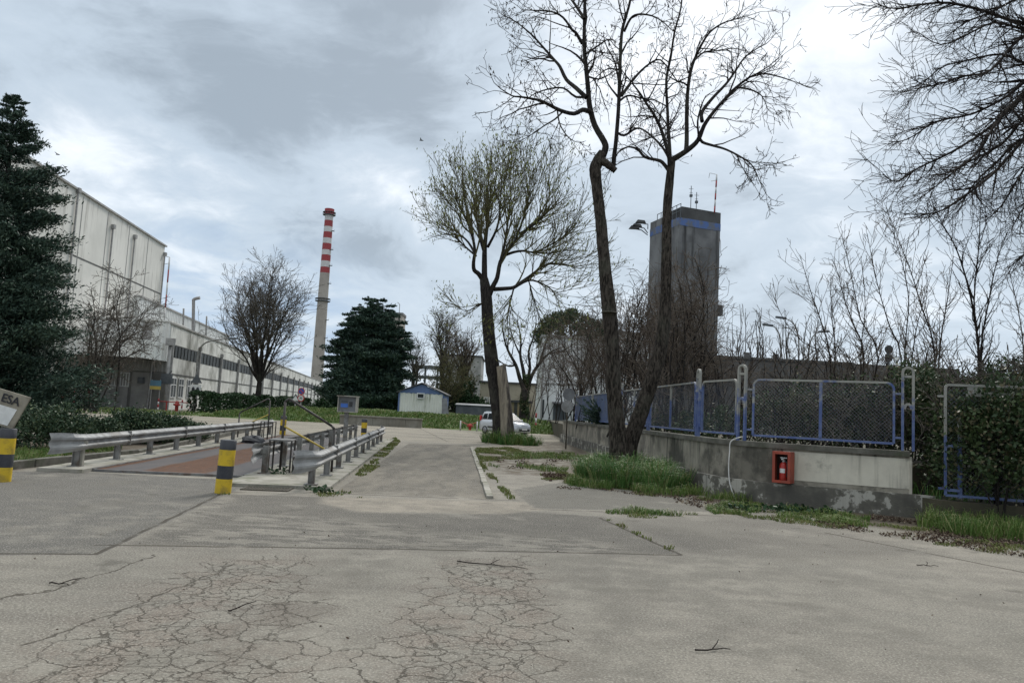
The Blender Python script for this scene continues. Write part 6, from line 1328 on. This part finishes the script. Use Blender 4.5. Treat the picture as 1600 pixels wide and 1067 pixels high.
# ivy-trunked tree right of the willow
D = 64; o = thing('bare_tree', (XH(817, D), D, .5), 'bare tree with an ivy-wrapped trunk standing behind the silver car', 'tree')
LV3 = [dict(n=.8, ang=36, len=2.6, rad=.05, wander=.14, up=.06, seg=5), dict(n=1.4, ang=40, len=1.4, rad=.03, wander=.18, up=.05, seg=4), dict(n=2.0, ang=42, len=.7, rad=.016, wander=.22, up=.02, seg=3)]
hero(o, D, [(818, 668), (818, 640), (820, 615), (822, 600)], [.42, .35, .32, .28], [([(820, 612), (812, 590), (806, 570), (795, 550), (788, 530), (784, 505)], -1, .22, .03), ([(821, 606), (818, 580), (813, 555), (814, 530), (808, 500)], .8, .2, .03), ([(824, 606), (832, 585), (843, 568), (858, 552), (870, 545)], -1, .2, .04), ([(822, 602), (828, 575), (826, 550), (834, 525), (838, 500)], 1.2, .16, .03), ([(806, 570), (796, 572), (786, 568), (776, 560)], .5, .10, .03), ([(843, 568), (850, 545), (858, 525), (862, 505)], .5, .10, .03), ([(813, 555), (802, 530), (796, 505), (798, 485)], .5, .08, .02), ([(858, 552), (880, 548), (900, 535)], .5, .08, .02)], 411, LV3, 'twig', .015, flare=.5, dens=1.8, bk='bark_dark')
R = np.random.default_rng(9); n = 2400; t = R.random(n); a = R.uniform(0, 6.28, n); b0, b1 = PD(818, 672, D), PD(822, 596, D); rr = .36-.06*t+.09*np.sin(t*9+a); C = np.column_stack([b0.x+(b1.x-b0.x)*t+np.cos(a)*rr, D+np.sin(a)*rr, .3+(b1.z+.6-.3)*t]); mb = MB(); mb.cards(C, .2, None, .6, R); mb.build('ivy', 'ivy', o)
# tangled bare bushes behind the fence and round the two trunks
for px, D, yt, hw, sd, nl, l in ((905, 47, 478, 62, 420, 17, 'bare tangled bush in front of the white block, left of the straight trunk'), (985, 36, 440, 62, 421, 16, 'bare tangled bush between the straight and the leaning trunk'), (1062, 31, 395, 58, 422, 17, 'tall bare bush in front of the concrete tower, right of the leaning trunk'), (1012, 44, 470, 75, 423, 15, 'brown bare bush deep behind the leaning trunk'), (1105, 30, 520, 45, 424, 13, 'low bare bush behind the fence left of its corner')):
    bare('bare_bush', px, D, yt, hw, l, sd, 'twig_brown', nlimb=nl, rbase=.10, rmin=.009, stems=.7, z0=.9, dens=1.6, upb=.55, lens=.95)
for px, D, yt, hw, sd, nl, l in ((945, 40, 455, 55, 425, 16, 'bare brown bush rising right behind the straight trunk'), (1040, 34, 430, 60, 426, 16, 'bare brown bush directly behind the leaning trunk, reaching up the tower'), (1090, 35, 450, 50, 427, 15, 'bare bush against the right edge of the concrete tower'), (870, 55, 505, 45, 428, 14, 'bare bush before the white block, nearest the round signs'),
        (1160, 31, 520, 50, 429, 14, 'low tangled bush behind the fence corner post'), (1235, 29, 515, 55, 430, 15, 'low tangled brown bush above the left half of the widest panel'), (1300, 27, 520, 50, 431, 15, 'low tangled brown bush above the middle of the widest panel'), (1375, 27, 515, 50, 432, 15, 'low tangled bush above the right end of the widest panel'), (1450, 26, 505, 45, 433, 14, 'low tangled bush above the ivied last fence post'), (1010, 28, 560, 60, 434, 15, 'low bare bush just behind the fence at the leaning trunk')):
    bare('bare_bush', px, D, yt, hw, l, sd, 'twig_brown' if sd != 431 else 'twig_grey', nlimb=nl, rbase=.075, rmin=.008, stems=.9, z0=.9, dens=1.6, upb=.5, lens=1.0)
for px, D, yt, hw, sd, nl, l in ((1215, 19.0, 585, 55, 441, 13, 'pale leafless tangle close behind the left half of the widest fence panel'), (1300, 18.2, 580, 60, 442, 13, 'pale leafless tangle close behind the middle of the widest fence panel'), (1380, 17.2, 585, 55, 443, 13, 'pale leafless tangle close behind the right end of the widest fence panel'), (1500, 15.3, 545, 60, 444, 13, 'leafless tangle poking above the mesh gate'), (1580, 15.0, 540, 60, 445, 12, 'leafless tangle above the mesh gate at the right edge')):
    bare('bare_bush', px, D, yt, hw, l, sd, 'twig_grey', nlimb=nl, rbase=.035, rmin=.0062, stems=.8, z0=.9 if sd < 444 else .4, dens=3.4, upb=.5, lens=1.1)
# thin saplings against the sky on the right
LVs = lambda s: [dict(n=1.35, ang=36, len=1.5*s, rad=.022, wander=.09, up=.09, seg=5), dict(n=2.2, ang=38, len=.7*s, rad=.012, wander=.13, up=.07, seg=4), dict(n=3.0, ang=42, len=.3*s, rad=.008, wander=.2, up=.03, seg=3)]
def sapling(px, D, stems, label, seed, dens=2.4, twig='twig_brown', r0=.027):
    x = XH(px, D); o = thing('bare_sapling', (x, D, .9), label, 'tree', 'bare saplings behind the fence'); T = Tree(LVs(D/24), seed, .006*D/24, (5, 4, 3, 3)); tm = MB(True); R = random.Random(seed)
    for st in stems:
        dd = R.uniform(-1.2, 1.2); pl = [(x+R.uniform(-.15, .15), D+R.uniform(-.15, .15), .85)]+limb(st, D+dd*.2, D+dd); pl, rr = smooth_path(pl, lin(r0*D/24*R.uniform(.8, 1.3), .006*D/24, len(pl)), 3); tm.tube(pl, rr, 6); T.spawn(pl, rr, 0, .22, dens=dens); T.spawn(pl, rr, 1, .25, dens=dens*.7); T.spawn(pl, rr, 2, .3, dens=dens*.5)
    tm.build('trunk', 'twig', o); T.mb.build('crown', twig, o); return o
sapling(1300, 25, [[(1297, 560), (1282, 500), (1265, 450), (1250, 398)], [(1305, 555), (1300, 500), (1297, 430)], [(1290, 565), (1255, 535), (1225, 500), (1206, 455)]], 'leftmost bare sapling above the widest fence panel, leaning left', 501)
sapling(1345, 24, [[(1350, 560), (1335, 510), (1320, 470), (1310, 430), (1300, 404)], [(1372, 560), (1345, 500), (1328, 420), (1316, 372)], [(1345, 555), (1352, 480), (1345, 400)]], 'second bare sapling from the left above the widest fence panel', 502)
sapling(1415, 23, [[(1413, 575), (1417, 510), (1420, 470), (1412, 420), (1398, 370), (1386, 326)], [(1425, 560), (1435, 500), (1455, 430)], [(1408, 560), (1390, 510), (1370, 440), (1355, 365)]], 'bare sapling with a reddish stem, just left of the last fence post', 503)
sapling(1465, 24, [[(1460, 550), (1440, 480), (1425, 430), (1410, 390), (1395, 350)], [(1468, 550), (1480, 470), (1490, 400)]], 'bare sapling leaning left above the gap before the gate', 504)
sapling(1528, 22, [[(1530, 560), (1520, 480), (1505, 420), (1490, 380), (1468, 342), (1455, 310)], [(1528, 540), (1522, 470), (1530, 380), (1532, 330), (1540, 260)], [(1532, 560), (1545, 470), (1560, 400), (1585, 340)]], 'tallest bare sapling, with dark forked stems above the gate', 505, 2.4, 'twig', .04)
sapling(1600, 23, [[(1600, 560), (1590, 480), (1570, 400)], [(1610, 560), (1612, 470), (1600, 380)]], 'bare sapling cut by the right edge above the gate', 506, 2.4)
for px, D, sd, l in ((1150, 60, 510, 'distant bare poplars just right of the tower'), (1185, 58, 511, 'distant bare poplar left of the far street lamps'), (1222, 60, 512, 'distant bare poplar among the far street lamps'), (1268, 58, 513, 'distant bare poplar right of the far street lamps')):
    bare('bare_poplar', px, D, 462 if sd < 511 else 480, 26, l, sd, 'twig_grey', nlimb=9, rbase=.14, rmin=.014, stems=.7, dens=.7, upb=.55, lv=[dict(n=.8, ang=20, len=2.0, rad=.03, wander=.07, up=.16, seg=4), dict(n=1.1, ang=24, len=1.0, rad=.02, wander=.1, up=.1, seg=3)])
# the great bare crown hanging in from the right
Do = 13.0; ov = thing('overhanging_tree', (13.2, 15.2, 0), 'large dark bare crown hanging into the top right corner', 'tree'); tm = MB(True); rough_trunk(tm, [(13.2, 15.2, -.1), (13.25, 15.2, 2.6), (13.15, 15.1, 5.2), (13.3, 15.0, 8.5)], [.36, .30, .27, .2], 14, 6, .1, True, .4); tm.build('trunk', 'bark_grey', ov)
LVo = [dict(n=2.0, ang=27, len=1.15, rad=.02, wander=.12, up=-.02, seg=5), dict(n=4.0, ang=32, len=.72, rad=.010, wander=.17, up=-.01, seg=4), dict(n=5.5, ang=38, len=.36, rad=.0055, wander=.24, up=.02, seg=3)]
T = Tree(LVo, 606, .0037, (5, 4, 3, 3)); bm_ = MB(True)
lo = [([(1800, 60), (1700, 40), (1603, 38), (1539, 18), (1483, 5), (1436, 8), (1400, 14), (1372, 8)], -1.0), ([(1790, 90), (1690, 70), (1640, 62), (1594, 45), (1552, 36), (1510, 55), (1470, 70), (1436, 52)], 1.0), ([(1800, 130), (1720, 75), (1640, 50), (1594, 60), (1548, 110), (1501, 120), (1455, 135), (1423, 122)], -1.6),
      ([(1800, 170), (1700, 130), (1621, 118), (1575, 150), (1520, 178), (1464, 190), (1418, 218), (1389, 222)], .6), ([(1790, 180), (1700, 140), (1640, 125), (1585, 165), (1539, 205), (1483, 240), (1436, 262), (1401, 284), (1379, 272)], -.8), ([(1780, 200), (1690, 150), (1612, 175), (1566, 225), (1510, 255), (1464, 290), (1428, 318)], 1.3), ([(1790, 190), (1700, 200), (1631, 190), (1585, 235), (1548, 275), (1501, 310), (1464, 332), (1418, 335)], -1.6),
      ([(1790, 200), (1700, 210), (1640, 220), (1603, 260), (1566, 320), (1539, 345)], .4), ([(1800, 20), (1700, -10), (1603, -5), (1548, 20), (1510, 35), (1474, 62)], 1.8), ([(1790, 150), (1690, 120), (1603, 100), (1566, 85), (1510, 95), (1464, 110), (1418, 160)], 2.2), ([(1800, 240), (1720, 260), (1650, 280), (1603, 320), (1580, 360)], -1.0), ([(1800, 280), (1700, 330), (1640, 360), (1603, 395), (1575, 420)], 1.0), ([(1800, 220), (1680, 230), (1603, 215), (1556, 255), (1520, 290), (1493, 340)], 2.0), ([(1800, 150), (1690, 110), (1612, 140), (1566, 180), (1529, 235), (1493, 265), (1455, 275)], -2.4)]
for px, dd in lo:
    pl = limb(px, 14.6, Do+dd); pl = [(13.2, 15.05, random.Random(px[0][1]+dd).uniform(4.6, 7.6))]+pl; pl, rr = smooth_path(pl, lin(.048, .006, len(pl)), 3); bm_.tube(pl, rr, 6); k = len(pl)//4
    T.spawn(pl, rr, 0, .36, dens=2.7); T.spawn(pl, rr, 1, .42, dens=2.2); T.spawn(pl, rr, 2, .5, dens=1.6)
bm_.build('limbs', 'twig', ov); T.mb.build('crown', 'twig', ov); print('overhang twigs', T.count, 't1', T1.count, 't2', T2.count, 'w', TW.count)

# ------------------------------------------------------------------ grass, weeds and litter near the camera
def W2(*q): return list(q)
mound = W2((1.75, 18.6), (2.6, 17.6), (3.5, 17.1), (4.35, 17.9), (4.42, 19.4), (4.2, 22.5), (3.7, 24), (2.6, 22.4), (1.9, 20.4))
grass('grass', [mound], 'grass_lush', 'tall lush grass mounded round the feet of the two bare trees', 1250, .62, .014, 1.15, .9, 71, scale=.35, zf=lambda q: .16*np.exp(-((q[:, 0]-3.3)**2/1.6+(q[:, 1]-20)**2/5)))
grass('grass', [W2((1.2, 18.0), (2.0, 17.3), (3.4, 16.5), (4.5, 16.6), (4.4, 17.6), (3.4, 17.2), (2.2, 18.0), (1.8, 19.2)), W2((4.3, 17.3), (4.7, 17.0), (5.3, 16.0), (4.9, 15.9), (4.4, 16.6))], 'grass', 'shorter grass fringing the mound by the bare trees', 520, .28, .013, 1.1, .6, 72, scale=.3)
grass('grass', [W2((2.4, 33), (3.4, 31), (3.5, 26), (2.7, 24.5), (1.9, 28)), gp((740, 724), (790, 712), (850, 707), (900, 712), (885, 738), (800, 735))], 'grass', 'patchy grass and moss between the willow and the long wall', 120, .15, .016, .8, .45, 73, scale=.6)
grass('grass', [W2((-1.3, 37.4), (-.2, 36.9), (.9, 37.2), (1.9, 38.2), (1.6, 40.2), (-1.2, 40.2))], 'grass_lush', 'tall grass round the foot of the forked willow', 420, .62, .024, 1.1, .7, 74, scale=.45)
grass('grass', [W2((-.9, 37.6), (.8, 37.5), (1.1, 38.6), (-.8, 38.8))], 'grass', 'tallest tufts against the willow trunks', 160, .95, .024, .8, .6, 85, scale=.3)
grass('grass', [gp((738, 706), (745, 700), (800, 700), (830, 708), (830, 716), (750, 722)), gp((742, 722), (752, 722), (808, 783), (796, 783)), gp((597, 690), (618, 684), (626, 690), (605, 712), (575, 728)), gp((555, 742), (570, 726), (590, 718), (595, 728), (560, 750))], 'moss', 'mossy grass along both edges of the empty lane', 420, .09, .016, .9, .6, 75, scale=.35)
grass('grass', [gp((1100, 795), (1130, 788), (1200, 790), (1290, 800), (1360, 806), (1356, 826), (1290, 818), (1190, 806), (1120, 806)), gp((945, 800), (1010, 799), (1110, 804), (1100, 808), (950, 803))], 'grass', 'weedy green strip at the foot of the long wall', 900, .13, .012, 1.2, .6, 76, scale=.3)
grass('grass', [gp((1430, 822), (1470, 808), (1620, 828), (1700, 845), (1700, 868), (1600, 852), (1500, 838))], 'grass', 'longer yellowish grass below the gate at the right', 620, .36, .012, 1.1, .85, 77, scale=.4)
grass('grass', [gp((945, 812), (955, 812), (1066, 864), (1056, 867)), gp((486, 768), (520, 766), (560, 772), (565, 778), (500, 776)), gp((405, 748), (418, 740), (455, 735), (448, 748)), gp((340, 771), (362, 769), (360, 774), (340, 775))], 'moss', 'small weeds growing in the seams of the yard', 330, .06, .016, 1.0, .5, 78, scale=.2)
grass('grass', [gp((-40, 712), (30, 705), (110, 702), (190, 700), (190, 712), (0, 733), (-40, 738))], 'grass', 'bright grass between the junipers and their kerb', 320, .20, .014, .8, .8, 79, scale=.6)
grass('grass', [W2((8.1, 15.3), (8.3, 14.55), (12.5, 13.2), (13.5, 14.5), (8.4, 16.2))], 'grass_lush', 'weeds on the terrace inside the mesh gate', 300, .30, .014, .9, .9, 80, z=.40)
grass('grass', [W2((11.0, 14.2), (12.2, 13.7), (12.6, 15.0), (11.0, 15.5))], 'grass', 'long arching grass behind the gate at the right edge', 220, 1.1, .022, 1.0, 1.0, 81, z=.40)
grass('grass', [W2((4.95, 18.5), (5.6, 16.9), (7.9, 15.7), (8.0, 17.5), (5.6, 19.5)), W2((4.5, 30), (4.75, 21), (6, 20), (6, 30))], 'grass', 'grass just inside the blue fence', 150, .24, .015, .8, .8, 82, z=.98)
grass('grass', [W2((.9, 19), (2.2, 16.9), (3.6, 16.0), (5.2, 15.4), (5.4, 16.0), (4.4, 17.0), (2.4, 18.2), (1.6, 22), (1.0, 24)), gp((930, 806), (1150, 796), (1380, 812), (1600, 850), (1600, 872), (1400, 842), (1200, 815), (1000, 812))], 'moss', 'thin straggling grass and moss creeping out over the paving by the wall', 300, .07, .012, 1.3, .3, 84, scale=.22)
# rosette weeds: broad leaved dock by the right guardrail
R = np.random.default_rng(83); mb = MB(); C = []
for px, py, n, s in ((500, 770, 60, .16), (430, 744, 50, .13), (448, 740, 40, .12), (1210, 800, 90, .2), (1245, 800, 90, .22), (1150, 797, 60, .15), (1300, 806, 60, .16)):
    p = G(px, py); C.append(np.array([p.x, p.y, .06])+R.normal(size=(n, 3))*np.array([s, s, .04]))
mb.cards(np.vstack(C), .09, np.tile([0, 0, .5], (sum(len(c) for c in C), 1)), .6, R); tag(mb.build('weeds', 'hedge_leaf'), 'broad leaved weeds by the guardrail and the wall foot', 'weeds', kind='stuff')
# dead leaves
def litter(polys, n, size, label, seed, keep=.6, sc=.35):
    R = np.random.default_rng(seed); mb = MB()
    for pts in polys:
        q = clumpy(in_poly(pts, n, R), R, sc, keep); z = np.abs(R.normal(size=len(q)))*.018+.012; mb.cards(np.column_stack([q, z]), size, None, .6, R)
    return tag(mb.build('dead_leaves', 'litter'), label, 'dead leaves', kind='stuff')
litter([gp((870, 748), (985, 748), (1090, 772), (1150, 784), (1180, 800), (1120, 800), (1060, 786), (960, 768), (870, 764)), gp((1260, 812), (1360, 806), (1480, 820), (1600, 846), (1680, 862), (1680, 884), (1560, 866), (1440, 846), (1300, 826))], 4200, .045, 'brown dead leaves along the foot of the grass and wall', 91)
litter([gp((845, 742), (890, 738), (895, 748), (860, 752)), gp((760, 716), (900, 706), (915, 722), (800, 735))], 1500, .06, 'dead leaves scattered on the broken path right of the lane', 92)
R = np.random.default_rng(95); q = in_poly(gp((-100, 1060), (1700, 1060), (1500, 830), (100, 800)), 90, R); mb = MB(); mb.cards(np.column_stack([q, np.full(len(q), .008)]), .024, None, .5, R); tag(mb.build('leaf_litter', 'litter'), 'tiny leaf fragments and grit strewn over the yard', 'dead leaves', kind='stuff')
